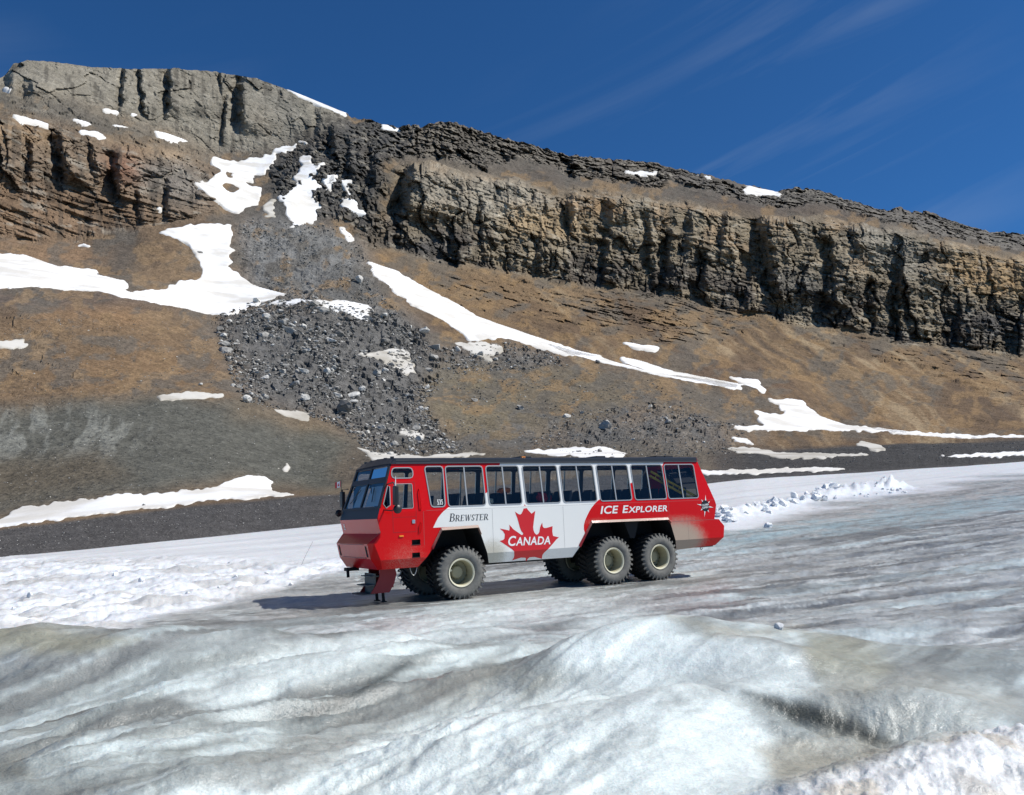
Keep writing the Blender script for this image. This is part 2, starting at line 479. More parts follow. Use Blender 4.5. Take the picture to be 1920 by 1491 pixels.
# ------------------------------------------------------------------ glacier sheet
def build_glacier():
    th_in = np.linspace(rad(-39), rad(39), 800)
    th_out = np.concatenate([np.linspace(rad(39), rad(180), 40)[1:], np.linspace(rad(-180), rad(-39), 40)[1:-1]])
    th = np.concatenate([th_in, th_out])
    nT = len(th)
    rr = np.concatenate([np.linspace(0.3, 3.2, 8)[:-1], np.geomspace(3.2, 9.5, 190)[:-1], np.geomspace(9.5, 34, 190)[:-1]])
    far_t = np.linspace(0, 1, 190)
    uu = CX + FPX * np.tan(np.clip(th, -0.8, 0.8)) / cp
    _, ed = edge_of(uu)
    inner = sstep(rad(47), rad(40), np.abs(th))
    rend = (ed + 7) * inner + 1500 * (1 - inner)
    R = np.concatenate([np.repeat(rr[None], nT, 0), 34 * (rend[:, None] / 34) ** far_t[None]], 1)
    X = R * np.sin(th)[:, None]; Y = R * np.cos(th)[:, None]
    Z = ground(X, Y)
    px, py = to_px(X, Y, Z)
    front = Y > 0.2
    px = np.where(front, px, 0.0); py = np.where(front, py, 1300.0)
    snow, churn = glacier_masks(px, py, X, Y)
    # albedo
    u, v = along(X, Y, 40)
    streak = fbm(u * 0.22, v * 2.0, octaves=5, seed=71)
    streak2 = fbm(u * 0.6, v * 5.0, octaves=4, seed=73)
    u2, v2 = along(X, Y, 60)
    fs = fbm(u2 * 0.10, v2 * 0.9, octaves=5, seed=75)
    fs2 = fbm(u2 * 0.35, v2 * 2.4, octaves=5, gain=0.6, seed=76)
    fs3 = fbm(u2 * 1.1, v2 * 4.5, octaves=4, gain=0.6, seed=78)
    speck = fbm(X * 9, Y * 9, octaves=3, seed=77)
    blot = fbm(X * 0.6, Y * 0.6, octaves=4, seed=79)
    def C(*c): return np.array(c, float)
    shape = Z.shape + (3,)
    base = np.ones(shape) * C(0.33, 0.36, 0.34)
    def mixc(base, c, w): return base + (C(*c) - base) * np.clip(w, 0, 1)[..., None]
    # near streaky ice
    base = mixc(base, (0.185, 0.19, 0.175), sstep(0.50, 0.32, streak) * 0.85)
    base = mixc(base, (0.57, 0.635, 0.615), sstep(0.50, 0.66, streak2 * 0.6 + streak * 0.4))
    base = mixc(base, (0.30, 0.29, 0.235), sstep(0.56, 0.72, blot) * 0.4)
    # driven grey ice in the middle distance
    r = R
    midz = sstep(11, 16, r)
    grey = np.ones(shape) * C(0.335, 0.338, 0.335)
    grey = mixc(grey, (0.15, 0.15, 0.148), sstep(0.47, 0.34, fs) * 0.9)
    grey = mixc(grey, (0.52, 0.535, 0.535), sstep(0.53, 0.68, fs2) * 0.8)
    grey = mixc(grey, (0.46, 0.53, 0.545), sstep(0.58, 0.72, fs) * 0.55)
    grey = mixc(grey, (0.17, 0.17, 0.165), sstep(0.56, 0.70, fbm(u2 * 0.2, v2 * 0.5, octaves=5, gain=0.6, seed=89)) * 0.7)
    grey = grey * (0.62 + 0.76 * fs3)[..., None] * C(1.10, 1.13, 1.105)
    base = base + (grey - base) * midz[..., None]
    # clean smooth mound ice
    def soft(poly, s=26, wob=26):
        wx = px + (blot - 0.5) * wob; wy = py + (speck - 0.5) * 10 + (fbm(X * 0.9, Y * 0.9, octaves=2, seed=81) - 0.5) * wob
        p = np.asarray(poly, float)
        d = np.full(px.shape, 1e9)
        ins = inpoly(wx, wy, poly)
        n = len(p)
        for i in range(n):
            a, b = p[i], p[(i + 1) % n]
            ab = b - a; t = np.clip(((wx - a[0]) * ab[0] + (wy - a[1]) * ab[1]) / (ab @ ab), 0, 1)
            d = np.minimum(d, np.hypot(wx - a[0] - t * ab[0], wy - a[1] - t * ab[1]))
        return sstep(-s, s, np.where(ins, d, -d)) * front
    white = (0.73, 0.80, 0.775)
    tone = 0.70 + 0.7 * (fbm(u * 0.5, v * 1.4, octaves=4, seed=83))
    for poly, w in (([(1040, 1215), (1120, 1160), (1190, 1145), (1250, 1160), (1320, 1190), (1420, 1190), (1500, 1220), (1540, 1290), (1480, 1310), (1380, 1300), (1320, 1270), (1200, 1290), (1060, 1260)], 0.95),
                    ([(700, 1491), (860, 1400), (960, 1330), (1120, 1270), (1310, 1270), (1400, 1330), (1470, 1400), (1440, 1480), (1400, 1560), (650, 1560)], 0.92),
                    ([(330, 1491), (560, 1420), (800, 1350), (960, 1290), (1000, 1340), (860, 1420), (760, 1491), (700, 1560), (300, 1560)], 0.75),
                    ([(330, 1300), (480, 1250), (600, 1200), (760, 1175), (900, 1180), (700, 1230), (560, 1290), (400, 1330)], 0.8),
                    ([(860, 1130), (1100, 1110), (1200, 1130), (1040, 1170), (860, 1190), (720, 1180)], 0.55)):
        base = mixc(base, white, soft(poly) * w * np.clip(tone - 0.1, 0.3, 1))
    for poly, c, w in (([(-60, 1178), (60, 1168), (190, 1180), (260, 1195), (150, 1215), (-60, 1225)], (0.30, 0.29, 0.21), 0.8),
                       ([(1500, 1190), (1600, 1200), (1680, 1245), (1640, 1300), (1540, 1270)], (0.36, 0.36, 0.275), 0.7),
                       ([(1250, 1160), (1340, 1180), (1500, 1185), (1420, 1188), (1330, 1190)], (0.36, 0.33, 0.24), 0.7),
                       ([(1390, 1290), (1470, 1310), (1600, 1340), (1690, 1395), (1640, 1405), (1560, 1380), (1480, 1350)], (0.075, 0.078, 0.062), 0.95),  # near-black olive tones laid along the trenches
                       ([(640, 1312), (700, 1275), (760, 1240), (765, 1246), (710, 1290), (650, 1322)], (0.05, 0.055, 0.045), 0.9),
                       ([(545, 1345), (600, 1322), (640, 1312), (640, 1322), (580, 1345)], (0.07, 0.07, 0.06), 0.85),
                       ([(300, 1420), (420, 1380), (440, 1385), (340, 1425)], (0.10, 0.10, 0.085), 0.7),
                       ([(-20, 1425), (40, 1420), (60, 1450), (-20, 1460)], (0.13, 0.13, 0.11), 0.8),
                       ([(330, 1470), (560, 1380), (760, 1290), (900, 1240), (960, 1215), (900, 1290), (700, 1390), (500, 1491)], (0.20, 0.195, 0.17), 0.55),
                       ([(1420, 1400), (1560, 1380), (1680, 1400), (1600, 1460), (1480, 1480)], (0.36, 0.34, 0.27), 0.7),
                       ([(1560, 1260), (1760, 1260), (1920, 1290), (1920, 1330), (1700, 1390), (1560, 1340)], (0.43, 0.44, 0.39), 0.5)):
        base = mixc(base, c, soft(poly, 16, 40) * w)
    crust = sstep(-25, 25, py - np.interp(px, [1300, 1450, 1600, 1750, 1920, 2300], [1530, 1480, 1440, 1390, 1325, 1200])) * sstep(7.5, 6.3, r) * (px > 1350)
    crc = np.ones(shape) * C(0.74, 0.75, 0.735)
    crc = mixc(crc, (0.60, 0.555, 0.47), sstep(0.52, 0.68, fbm(X * 3, Y * 3, octaves=3, seed=85)) * 0.9)
    crc = mixc(crc, (0.45, 0.45, 0.44), sstep(0.58, 0.72, fbm(X * 7, Y * 7, octaves=3, seed=86)) * 0.5)
    base = base + (crc - base) * crust[..., None]
    # snow field
    sn = np.ones(shape) * C(0.80, 0.82, 0.83)
    sn = mixc(sn, (0.60, 0.62, 0.65), sstep(0.52, 0.70, fbm(u2 * 0.04, v2 * 0.5, octaves=5, seed=87)) * 0.55)
    sn = mixc(sn, (0.52, 0.51, 0.48), churn * sstep(0.50, 0.66, fbm(u2 * 0.25, v2 * 0.8, octaves=4, seed=88)) * 0.75)
    base = base + (sn - base) * snow[..., None]
    # dirty and blue strips right of the bus
    for poly, c, w in (([(1340, 1005), (1500, 985), (1620, 965), (1740, 945), (1920, 925), (1920, 955), (1700, 985), (1500, 1005), (1360, 1025)], (0.32, 0.45, 0.48), 0.75),
                       ([(1400, 990), (1520, 958), (1700, 925), (1920, 895), (1980, 920), (1740, 945), (1560, 975)], (0.46, 0.44, 0.41), 0.7),
                       ([(450, 1120), (560, 1085), (660, 1075), (680, 1120), (600, 1150), (500, 1160)], (0.40, 0.39, 0.37), 0.7)):
        base = mixc(base, c, soft(poly, 7, 40) * w * (0.25 + 0.75 * sstep(0.40, 0.60, fs2 * 0.5 + fs3 * 0.5)))
    dirt = fbm(u * 1.3, v * 3.6, octaves=5, gain=0.65, seed=91)
    base = base * (1 - (1 - snow) * 0.20 * sstep(0.52, 0.66, dirt))[..., None]
    base = base * (0.93 + 0.14 * speck[..., None])
    nR = R.shape[1]
    idx = np.arange(nT * nR).reshape(nT, nR)
    i0 = idx[:, :-1]; i1 = np.roll(idx, -1, 0)[:, :-1]
    f = np.stack([i0, idx[:, 1:], np.roll(idx, -1, 0)[:, 1:], i1], -1).reshape(-1, 4)
    me = np_mesh('glacier', np.stack([X, Y, Z], -1).reshape(-1, 3), f, base.reshape(-1, 3), smooth=True)
    o = link('glacier', me, M['ice'])
    tag(o, kind='structure')

build_glacier()

# ------------------------------------------------------------------ mountain: lofted through surveyed lines
U0, U1, NU, NV = -330.0, 2250.0, 1120, 600
us = np.linspace(U0, U1, NU)

def crv(pts):
    p = np.array(pts, float)
    return np.interp(us, p[:, 0], p[:, 1])

K = []   # (pixel row, range) of each line, bottom to top
ey, ed = edge_of(us)
K.append((ey + 4, ed))
K.append((crv([(-330, 1018), (0, 989), (200, 962), (400, 940), (550, 927), (700, 922), (1000, 905), (1340, 878), (1700, 862), (1920, 852), (2250, 835)]), ed + 13))
K.append((crv([(-330, 985), (0, 962), (200, 925), (400, 912), (560, 920), (700, 885), (1000, 862), (1340, 848), (1620, 838), (1920, 826), (2250, 812)]),
          crv([(-330, 128), (300, 128), (700, 150), (1340, 165), (1920, 205), (2250, 230)])))
K.append((crv([(-330, 775), (0, 762), (150, 748), (300, 740), (430, 748), (560, 778), (680, 812), (820, 835), (1000, 838), (1340, 825), (1700, 818), (1920, 812), (2250, 800)]),
          crv([(-330, 215), (300, 215), (560, 215), (820, 205), (1340, 215), (1920, 250), (2250, 270)])))
K.append((crv([(-330, 590), (0, 585), (230, 580), (400, 600), (470, 600), (600, 580), (700, 610), (850, 680), (1000, 700), (1200, 720), (1420, 765), (1600, 790), (1920, 800), (2250, 792)]),
          crv([(-330, 350), (300, 345), (450, 350), (600, 360), (850, 330), (1200, 300), (1420, 270), (1920, 275), (2250, 290)])))
K.append((crv([(-330, 530), (0, 520), (230, 540), (400, 575), (500, 560), (620, 520), (700, 545), (850, 610), (1000, 655), (1200, 690), (1420, 740), (1600, 770), (1920, 780), (2250, 775)]),
          crv([(-330, 420), (300, 410), (500, 410), (620, 430), (850, 380), (1200, 330), (1420, 300), (1920, 300), (2250, 315)])))
K.append((crv([(-330, 470), (0, 452), (150, 460), (300, 422), (430, 405), (560, 425), (650, 440), (720, 465), (850, 492), (1000, 515), (1200, 545), (1400, 590), (1600, 622), (1750, 645), (1920, 665), (2250, 700)]),
          crv([(-330, 575), (300, 560), (560, 560), (720, 570), (1200, 560), (1600, 540), (1920, 530), (2250, 530)])))
K.append((crv([(-330, 175), (0, 222), (150, 255), (260, 282), (380, 315), (480, 330), (600, 300), (700, 315), (760, 312), (900, 335), (1050, 365), (1180, 368), (1300, 392), (1500, 412), (1700, 440), (1920, 492), (2250, 560)]),
          crv([(-330, 645), (380, 640), (500, 645), (620, 640), (760, 615), (1200, 610), (1600, 590), (1920, 580), (2250, 580)])))
K.append((crv([(-330, 140), (0, 186), (80, 185), (180, 210), (300, 250), (400, 290), (500, 288), (570, 268), (640, 232), (700, 265), (760, 290), (900, 312), (1050, 335), (1260, 362), (1500, 388), (1700, 420), (1920, 470), (2250, 540)]),
          crv([(-330, 720), (400, 715), (560, 700), (700, 690), (760, 660), (1200, 690), (1600, 690), (1920, 690), (2250, 690)])))
SKY = [(-330, 120), (-100, 150), (0, 148), (12, 138), (25, 120), (50, 113), (100, 116), (160, 125), (250, 130), (330, 129), (400, 134), (480, 147), (530, 165), (580, 185), (650, 214),
       (700, 228), (745, 240), (775, 234), (820, 227), (860, 231), (900, 244), (960, 263), (1000, 272), (1065, 291), (1150, 298), (1215, 302), (1260, 314), (1330, 328), (1400, 347), (1455, 358), (1490, 353), (1530, 355), (1570, 368),
       (1610, 380), (1655, 394), (1690, 392), (1730, 396), (1800, 418), (1860, 436), (1900, 437), (1920, 440), (2050, 480), (2250, 520)]
K.append((crv(SKY), crv([(-330, 775), (560, 765), (760, 730), (1200, 830), (1600, 850), (1920, 860), (2250, 860)])))
KY = np.array([k[0] for k in K]); KD = np.array([k[1] for k in K])
wall = np.interp(us, [-330, 0, 700, 1300, 1920, 2250], [0.74, 0.80, 1.0, 1.22, 1.55, 1.75])
KD = KD * (1 + (wall - 1)[None] * sstep(130, 300, KD))
for k in range(len(K) - 2, -1, -1):
    KY[k] = np.maximum(KY[k], KY[k + 1] + 3)
    KD[k] = np.minimum(KD[k], KD[k + 1] - 6)

tv = np.linspace(0, 1, NV)
S_ = KY[-1].copy()
for _ in range(3):
    S_ = box1(S_, 30, 0)
YP = KY[0][:, None] + (S_ - KY[0])[:, None] * tv[None] + (KY[-1] - S_)[:, None] * tv[None] ** 9      # pixel row of each grid point
DD = np.empty_like(YP)
for i in range(NU):
    DD[i] = np.interp(-YP[i], -KY[:, i], KD[:, i])
DD = DD * 0.25 + 0.75 * blur(DD, 7, 5)
DD[:, 0] = KD[0]
UU = np.repeat(us[:, None], NV, 1)

def between(a, b):
    """0..1 position between survey lines a and b at each grid point"""
    return np.clip((KY[a][:, None] - YP) / (KY[a] - KY[b])[:, None], 0, 1)

bxg, byg, bzg = bearing(UU, YP)
X0 = bxg * DD; Y0 = byg * DD; Z0 = CAMZ + bzg * DD
_b6x, _b6y, _ = bearing(us, KY[6])
SA = np.repeat((_b6x * KD[6] * 0.88 + _b6y * KD[6] * 0.475)[:, None], NV, 1)      # metres along the wall

w1 = fbm(UU / 55, YP / 40, octaves=4, seed=101) - 0.5
w2 = fbm(UU / 55, YP / 40, octaves=4, seed=103) - 0.5
w3 = fbm(UU / 14, YP / 10, octaves=3, seed=105) - 0.5
UW = UU + w1 * 44 + w3 * 14
VW = YP + w2 * 30 + w3 * 10

def zone(poly, soft=3, warp=True):
    m = inpoly(UW if warp else UU, VW if warp else YP, poly).astype(np.float32)
    return blur(m, soft, soft) if soft else m

CL_LOWER = [(-400, 180), (0, 218), (150, 252), (260, 278), (375, 305), (405, 330), (400, 385), (420, 405), (300, 420), (150, 458), (0, 450), (-400, 470)]
CL_UPPER = [(-400, 90), (10, 100), (60, 100), (480, 130), (600, 180), (655, 205), (640, 235), (570, 268), (500, 288), (400, 292), (300, 245), (180, 205), (60, 178), (-400, 140)]
CL_DARK = [(560, 268), (640, 225), (700, 225), (760, 245), (745, 300), (720, 340), (705, 430), (720, 470), (690, 470), (650, 420), (600, 405), (560, 400), (520, 380), (500, 300)]
CL_MAIN = [(700, 462), (725, 380), (760, 308), (900, 332), (1050, 362), (1180, 365), (1300, 388), (1500, 408), (1700, 438), (1920, 488), (2300, 560), (2300, 700), (1920, 670), (1750, 648), (1600, 624), (1400, 592), (1200, 548), (1000, 518), (850, 495)]
CL_CAP = [(740, 245), (820, 220), (960, 255), (1075, 285), (1200, 295), (1300, 315), (1300, 345), (1240, 352), (1180, 345), (1080, 330), (980, 300), (900, 318), (800, 300), (745, 290)]
CL_CAP2 = [(1240, 305), (1400, 345), (1460, 350), (1600, 372), (1700, 390), (1920, 436), (2300, 520), (2300, 545), (1920, 468), (1800, 452), (1690, 425), (1560, 395), (1440, 378), (1290, 352)]
BANDS_L = [(0, 640), (130, 660), (160, 710), (90, 760), (0, 760)]
BANDS_L2 = [(-60, 585), (120, 595), (260, 590), (250, 625), (120, 625), (-60, 630)]
BANDS_R = [(760, 500), (900, 510), (1030, 530), (1270, 590), (1290, 640), (1180, 650), (1080, 620), (960, 600), (820, 560)]
BANDS_R2 = [(1120, 540), (1280, 560), (1430, 600), (1400, 640), (1260, 640), (1120, 600)]
BANDS_R3 = [(1640, 630), (1920, 670), (2300, 720), (2300, 800), (1920, 770), (1760, 700), (1680, 670)]
BANDS_R4 = [(1450, 590), (1640, 630), (1700, 680), (1560, 660)]
RUBBLE = [(405, 595), (470, 565), (590, 560), (700, 590), (760, 600), (800, 650), (860, 665), (830, 710), (800, 760), (840, 820), (900, 850), (700, 860), (640, 800), (560, 770), (450, 755), (415, 650)]
RUB2 = [(840, 655), (950, 645), (1040, 662), (1070, 690), (960, 695), (850, 705)]
RUB3 = [(1080, 775), (1250, 760), (1400, 800), (1380, 850), (1100, 858), (980, 830)]
CHUTE = [(445, 405), (540, 415), (640, 425), (690, 480), (720, 560), (800, 640), (760, 680), (690, 600), (560, 565), (470, 540), (440, 470)]

BENCH = [(0, 165), (60, 180), (180, 212), (300, 252), (390, 292), (370, 308), (260, 276), (120, 246), (0, 216)]
cl = np.clip(0.55 * zone(BENCH) + zone(CL_LOWER) + zone(CL_UPPER) + zone(CL_MAIN) + 0.9 * zone(CL_DARK) + 0.95 * zone(CL_CAP) + 0.95 * zone(CL_CAP2), 0, 1)
cl_dark = zone(CL_DARK); cl_up = zone(CL_UPPER); cl_main = zone(CL_MAIN); cl_low = zone(CL_LOWER)
bands = np.clip(sum(zone(p, 9) * w_ for p, w_ in ((BANDS_L, 0.35), (BANDS_L2, 0.35), (BANDS_R, 0.5), (BANDS_R2, 0.6), (BANDS_R3, 0.5), (BANDS_R4, 0.35))), 0, 1)
rub = np.clip(zone(RUBBLE, 4) + 0.8 * zone(RUB2, 6) + 0.7 * zone(RUB3, 8), 0, 1); chute = zone(CHUTE, 4)

# --- snow patches (outlines as sighted), each a sheet of its own lying on the slope
SNOW = [
 ('long wide snow tongue running down right of the rubble fan', [(690, 488), (740, 505), (800, 540), (900, 595), (1000, 632), (1080, 652), (1140, 665), (1060, 665), (960, 640), (880, 640), (830, 605), (780, 580), (740, 550), (700, 515)]),
 ('narrow snow ribbon below the end of the long tongue', [(1010, 640), (1120, 662), (1200, 690), (1330, 710), (1400, 725), (1390, 732), (1290, 715), (1180, 690), (1080, 668)]),
 ('upper snow ribbon above the brown talus gap', [(1155, 662), (1200, 672), (1300, 700), (1390, 722), (1380, 732), (1250, 702), (1180, 682)]),
 ('small snow sliver on brown talus above the ribbons', [(1165, 642), (1215, 650), (1240, 657), (1225, 664), (1180, 652)]),
 ('snow patch at the lower end of the ribbons', [(1362, 707), (1420, 715), (1440, 735), (1430, 740), (1390, 722)]),
 ('fan of snow at the foot of the right talus', [(1408, 768), (1470, 775), (1445, 750), (1500, 752), (1530, 780), (1590, 800), (1680, 808), (1760, 812), (1640, 812), (1520, 806), (1380, 805), (1375, 798), (1430, 795)]),
 ('thin snow line along the foot of the right slope', [(1600, 803), (1720, 811), (1830, 815), (1960, 818), (1960, 823), (1820, 820), (1700, 816)]),
 ('large snow bowl under the grey summit cliff', [(395, 293), (440, 302), (500, 292), (530, 275), (575, 262), (560, 275), (520, 292), (508, 318), (480, 330), (490, 360), (485, 380), (445, 392), (400, 375), (365, 345), (400, 335), (410, 320)]),
 ('forked snow gully beside the dark shattered rock', [(560, 290), (580, 288), (585, 310), (610, 308), (585, 330), (598, 350), (590, 375), (605, 385), (590, 415), (545, 430), (535, 405), (525, 370), (560, 350), (550, 330), (565, 320)]),
 ('small snow strip right of the bowl', [(498, 382), (520, 375), (515, 405), (500, 408)]),
 ('slim snow streak on dark shattered rock', [(608, 335), (635, 322), (625, 345), (612, 358)]),
 ('pointed snow patch right of the forked gully', [(640, 340), (662, 335), (655, 352), (660, 370), (688, 405), (660, 398), (635, 382), (650, 362)]),
 ('small snow patch at the head of the scree chute', [(628, 422), (648, 425), (662, 445), (658, 458), (640, 440)]),
 ('tall snow field between brown knoll and grey scree', [(288, 438), (340, 430), (432, 420), (436, 450), (432, 500), (470, 530), (548, 555), (500, 562), (470, 575), (420, 592), (330, 575), (235, 548), (300, 545), (330, 530), (380, 520), (375, 490), (355, 460)]),
 ('broad snow band above the brown knoll at far left', [(-60, 475), (40, 475), (110, 500), (180, 500), (190, 520), (240, 530), (230, 545), (330, 572), (420, 588), (300, 572), (150, 545), (60, 535), (-60, 538)]),
 ('snow shelf above the boulder field', [(470, 568), (560, 563), (640, 563), (690, 570), (700, 582), (685, 605), (660, 592), (600, 574), (520, 570)]),
 ('snow pocket in the middle of the rubble', [(668, 660), (740, 648), (772, 658), (775, 695), (762, 702), (735, 685), (715, 668)]),
 ('snow pocket right of the rubble below the tongue', [(850, 648), (900, 643), (940, 650), (935, 670), (915, 682), (880, 665)]),
 ('snow streak on the upper left bench', [(5, 206), (50, 218), (100, 232), (90, 240), (40, 225)]),
 ('short snow streak below the summit cliff', [(128, 220), (160, 228), (180, 238), (160, 238)]),
 ('ragged snow streak on the upper left ledge', [(143, 245), (185, 250), (202, 265), (190, 266), (165, 256)]),
 ('tiny snow spot under the summit cliff', [(190, 203), (222, 208), (215, 215), (200, 213)]),
 ('wedge of snow on the ledge under the summit cliff', [(280, 242), (320, 253), (362, 270), (330, 268), (298, 262)]),
 ('snow spot on the dark ledge', [(244, 212), (268, 217), (262, 223), (248, 219)]),
 ('snow line along the saddle of the skyline', [(540, 168), (580, 181), (655, 212), (650, 219), (600, 200), (560, 182)]),
 ('snow notch on the skyline between the summits', [(708, 232), (745, 240), (752, 246), (722, 246)]),
 ('snow notch on the right skyline', [(1400, 348), (1460, 360), (1462, 368), (1405, 366)]),
 ('thin snow streak on the upper right bench', [(1172, 320), (1240, 323), (1238, 329), (1180, 327)]),
 ('dirty snow bank at the foot of the grey hump', [(290, 745), (350, 738), (420, 738), (418, 748), (350, 752), (300, 755)]),
 ('dirty snow strip at the foot of the rubble', [(505, 765), (560, 765), (590, 775), (580, 788), (530, 778)]),
 ('snow bank in front of the left hump', [(-60, 985), (0, 972), (50, 950), (120, 942), (230, 930), (300, 925), (400, 918), (450, 898), (490, 892), (512, 905), (500, 920), (556, 928), (480, 935), (400, 940), (250, 958), (100, 975), (0, 990), (-60, 996)]),
 ('snow strip showing above the bus cab', [(655, 838), (700, 852), (800, 856), (930, 846), (860, 862), (700, 866), (690, 858)]),
 ('snow lens showing above the bus roof', [(975, 845), (1050, 838), (1130, 838), (1180, 852), (1160, 862), (1040, 860)]),
 ('long snow strip right of the bus roof', [(1335, 842), (1400, 838), (1480, 848), (1570, 850), (1640, 852), (1560, 860), (1470, 862), (1420, 850)]),
 ('snow spot above the long strip', [(1372, 822), (1400, 820), (1408, 830), (1385, 830)]),
 ('dirty snow triangle on the right moraine', [(1612, 824), (1640, 832), (1662, 846), (1635, 848), (1608, 838)]),
 ('thin snow line on the dark moraine beside the bus', [(1310, 882), (1400, 880), (1500, 876), (1600, 880), (1560, 886), (1440, 888), (1320, 892)]),
 ('snow line across the right end of the moraine', [(1760, 858), (1830, 855), (1960, 852), (1960, 857), (1860, 861), (1790, 861)]),
 ('two snow scraps on the far left slope', [(-20, 640), (20, 640), (50, 635), (52, 648), (25, 655), (-20, 652)]),
 ('grey snow scrap beside the cab top', [(522, 880), (545, 868), (545, 882), (530, 888)]),
 ('small snow dash at the far left under the summit', [(2, 162), (26, 166), (22, 172), (4, 168)]),
 ('snow dash on the dark ledge left of the wedge', [(214, 234), (236, 238), (232, 243), (216, 240)]),
 ('thin snow dash on the brown slope under the left cliff', [(143, 458), (170, 459), (168, 463), (145, 463)]),
 ('snow fleck in the left cliff', [(292, 385), (302, 380), (298, 390), (290, 394)]),
 ('snow spur joining the forked gully to the ridge', [(585, 312), (612, 302), (616, 308), (592, 322)]),
 ('snow streak running down from the forked gully', [(612, 352), (622, 330), (632, 326), (622, 350), (612, 368)]),
 ('snow line on the summit edge', [(352, 126), (400, 131), (402, 135), (356, 131)]),
 ('second thin snow streak on the upper right bench', [(1190, 326), (1215, 327), (1212, 331), (1192, 330)]),
 ('snow dash on the right skyline left of the notch', [(1312, 326), (1334, 332), (1330, 336), (1314, 331)]),
 ('dirty snow scrap below the rubble', [(755, 800), (790, 802), (798, 820), (770, 822), (752, 812)]),
]
snow_sd = []
snow_all = np.zeros_like(YP)
w4 = fbm(UU / 6, YP / 5, octaves=2, seed=106) - 0.5
w5 = fbm(UU / 2.6, YP / 2.2, octaves=2, seed=108) - 0.5
UWs = UU + w3 * 18 + w4 * 14 + w5 * 10; VWs = YP + w3 * 6 + w4 * 5 + w5 * 4
for lab, poly in SNOW:
    m = inpoly(UWs, VWs, poly).astype(np.float32)
    if 'snow bowl' in lab:
        for isl in ([(424, 322), (432, 318), (436, 332), (426, 336)], [(410, 346), (425, 344), (448, 352), (446, 362), (425, 358)], [(465, 330), (480, 322), (498, 335), (480, 352), (466, 345)]):
            m[inpoly(UWs, VWs, isl)] = 0
    sd = blur(m, 1, 1)
    snow_sd.append(sd)
    snow_all = np.maximum(snow_all, sd)

# --- relief
rough_keep = 1 - 0.85 * sstep(0.55, 1.0, snow_all)
h = Z0
# buttresses: the wall steps out to the right of each shadowed, left-facing side
# (photo column, top, bottom, depth m, decay px, width of the shadowed side px)
STEPS = [(1440, 392, 560, 24, 130, 26), (1418, 480, 575, 10, 30, 14), (1568, 450, 590, 15, 60, 16), (1604, 402, 475, 16, 110, 16), (1552, 405, 450, 8, 50, 12), (778, 305, 405, 26, 150, 24), (760, 400, 470, 8, 60, 12),
         (850, 440, 490, 8, 50, 10), (905, 380, 480, 6, 60, 8), (1020, 430, 500, 7, 60, 8), (1078, 365, 440, 12, 80, 12), (1012, 440, 520, 9, 60, 10), (1150, 375, 420, 12, 60, 18), (1148, 430, 530, 12, 70, 12), (1215, 400, 545, 9, 60, 10), (1262, 430, 570, 10, 60, 12), (1300, 395, 480, 11, 80, 14), (1330, 470, 570, 9, 50, 12),
         (1690, 500, 640, 14, 90, 14), (1368, 395, 470, 12, 70, 14), (1640, 520, 620, 8, 50, 12), (1800, 590, 650, 9, 60, 12), (1745, 450, 520, 6, 60, 10), (1855, 470, 560, 6, 80, 8),
         (320, 118, 215, 13, 90, 7), (238, 122, 205, 8, 70, 6), (266, 128, 215, 9, 60, 6), (462, 142, 245, 16, 110, 14), (432, 180, 270, 7, 50, 6), (415, 135, 175, 5, 60, 5), (62, 150, 190, 10, 90, 18), (25, 140, 180, 8, 60, 14), (600, 200, 260, 6, 60, 8),
         (-20, 240, 330, 10, 100, 12), (115, 255, 340, 14, 70, 16), (215, 285, 375, 14, 90, 12), (178, 280, 330, 7, 40, 8), (60, 270, 330, 7, 60, 8), (320, 340, 420, 9, 70, 10), (260, 360, 420, 6, 50, 8),
         (1216, 288, 345, 8, 60, 10), (1070, 300, 345, 8, 50, 8), (1655, 380, 432, 8, 70, 10), (1275, 310, 350, 6, 50, 8), (1470, 350, 385, 6, 60, 8), (830, 260, 310, 5, 60, 8), (890, 270, 315, 5, 60, 8), (660, 260, 330, 10, 60, 14), (700, 270, 350, 9, 50, 12), (625, 240, 300, 8, 40, 10)]
disp = np.zeros_like(YP)
for (sx, ya, yb, amp, wid, face) in STEPS:
    lean = (YP - ya) * 0.14 * math.sin(sx)
    q = UU - (sx + lean + w3 * 12 + w1 * 16)
    prof = np.where(q > 0, np.exp(-np.maximum(q, 0) / wid), np.clip(1 + q / face, 0, 1)) - 0.75 * np.exp(-((q + face) / (face * 0.9)) ** 2)
    disp += amp * prof * sstep(ya - 10, ya + 8, YP) * sstep(yb + 16, yb - 22, YP)
wx_ = (fbm(SA / 30, h / 30, octaves=3, seed=107) - 0.5); wz_ = (fbm(SA / 30, h / 30, octaves=3, seed=109) - 0.5)
wx2 = (fbm(SA / 7, h / 7, octaves=2, seed=110) - 0.5)
dip = h + SA * 0.16                         # beds dip gently to the right
ribA = fbm(SA / 46 + wx_ * 0.9, h / 170, octaves=2, seed=111, ridged=True)
fa, ta, ja = facets(SA / 24 + wx_ * 1.2, dip / 60 + wz_ * 0.8, 200)
fb, tb_, jb = facets(SA / 9 + wx_ * 1.6 + wx2 * 0.5, dip / 20 + wz_ * 1.2, 210)
fc, tc_, jc = facets(SA / 3.6 + wx_ * 2 + wx2, dip / 6 + wz_ * 2, 220)
fd_, td_, jd = facets(SA / 1.9, dip / 2.4, 230)
ribC = fbm(SA / 4.5, h / 8, DD / 20, octaves=4, seed=115)
strat = fbm(SA / 60 + wx_, dip / 5.0 + wz_ * 1.2, octaves=4, gain=0.6, seed=117)
strat2 = fbm(SA / 22, dip / 2.2 + wz_ * 2, octaves=2, seed=119)
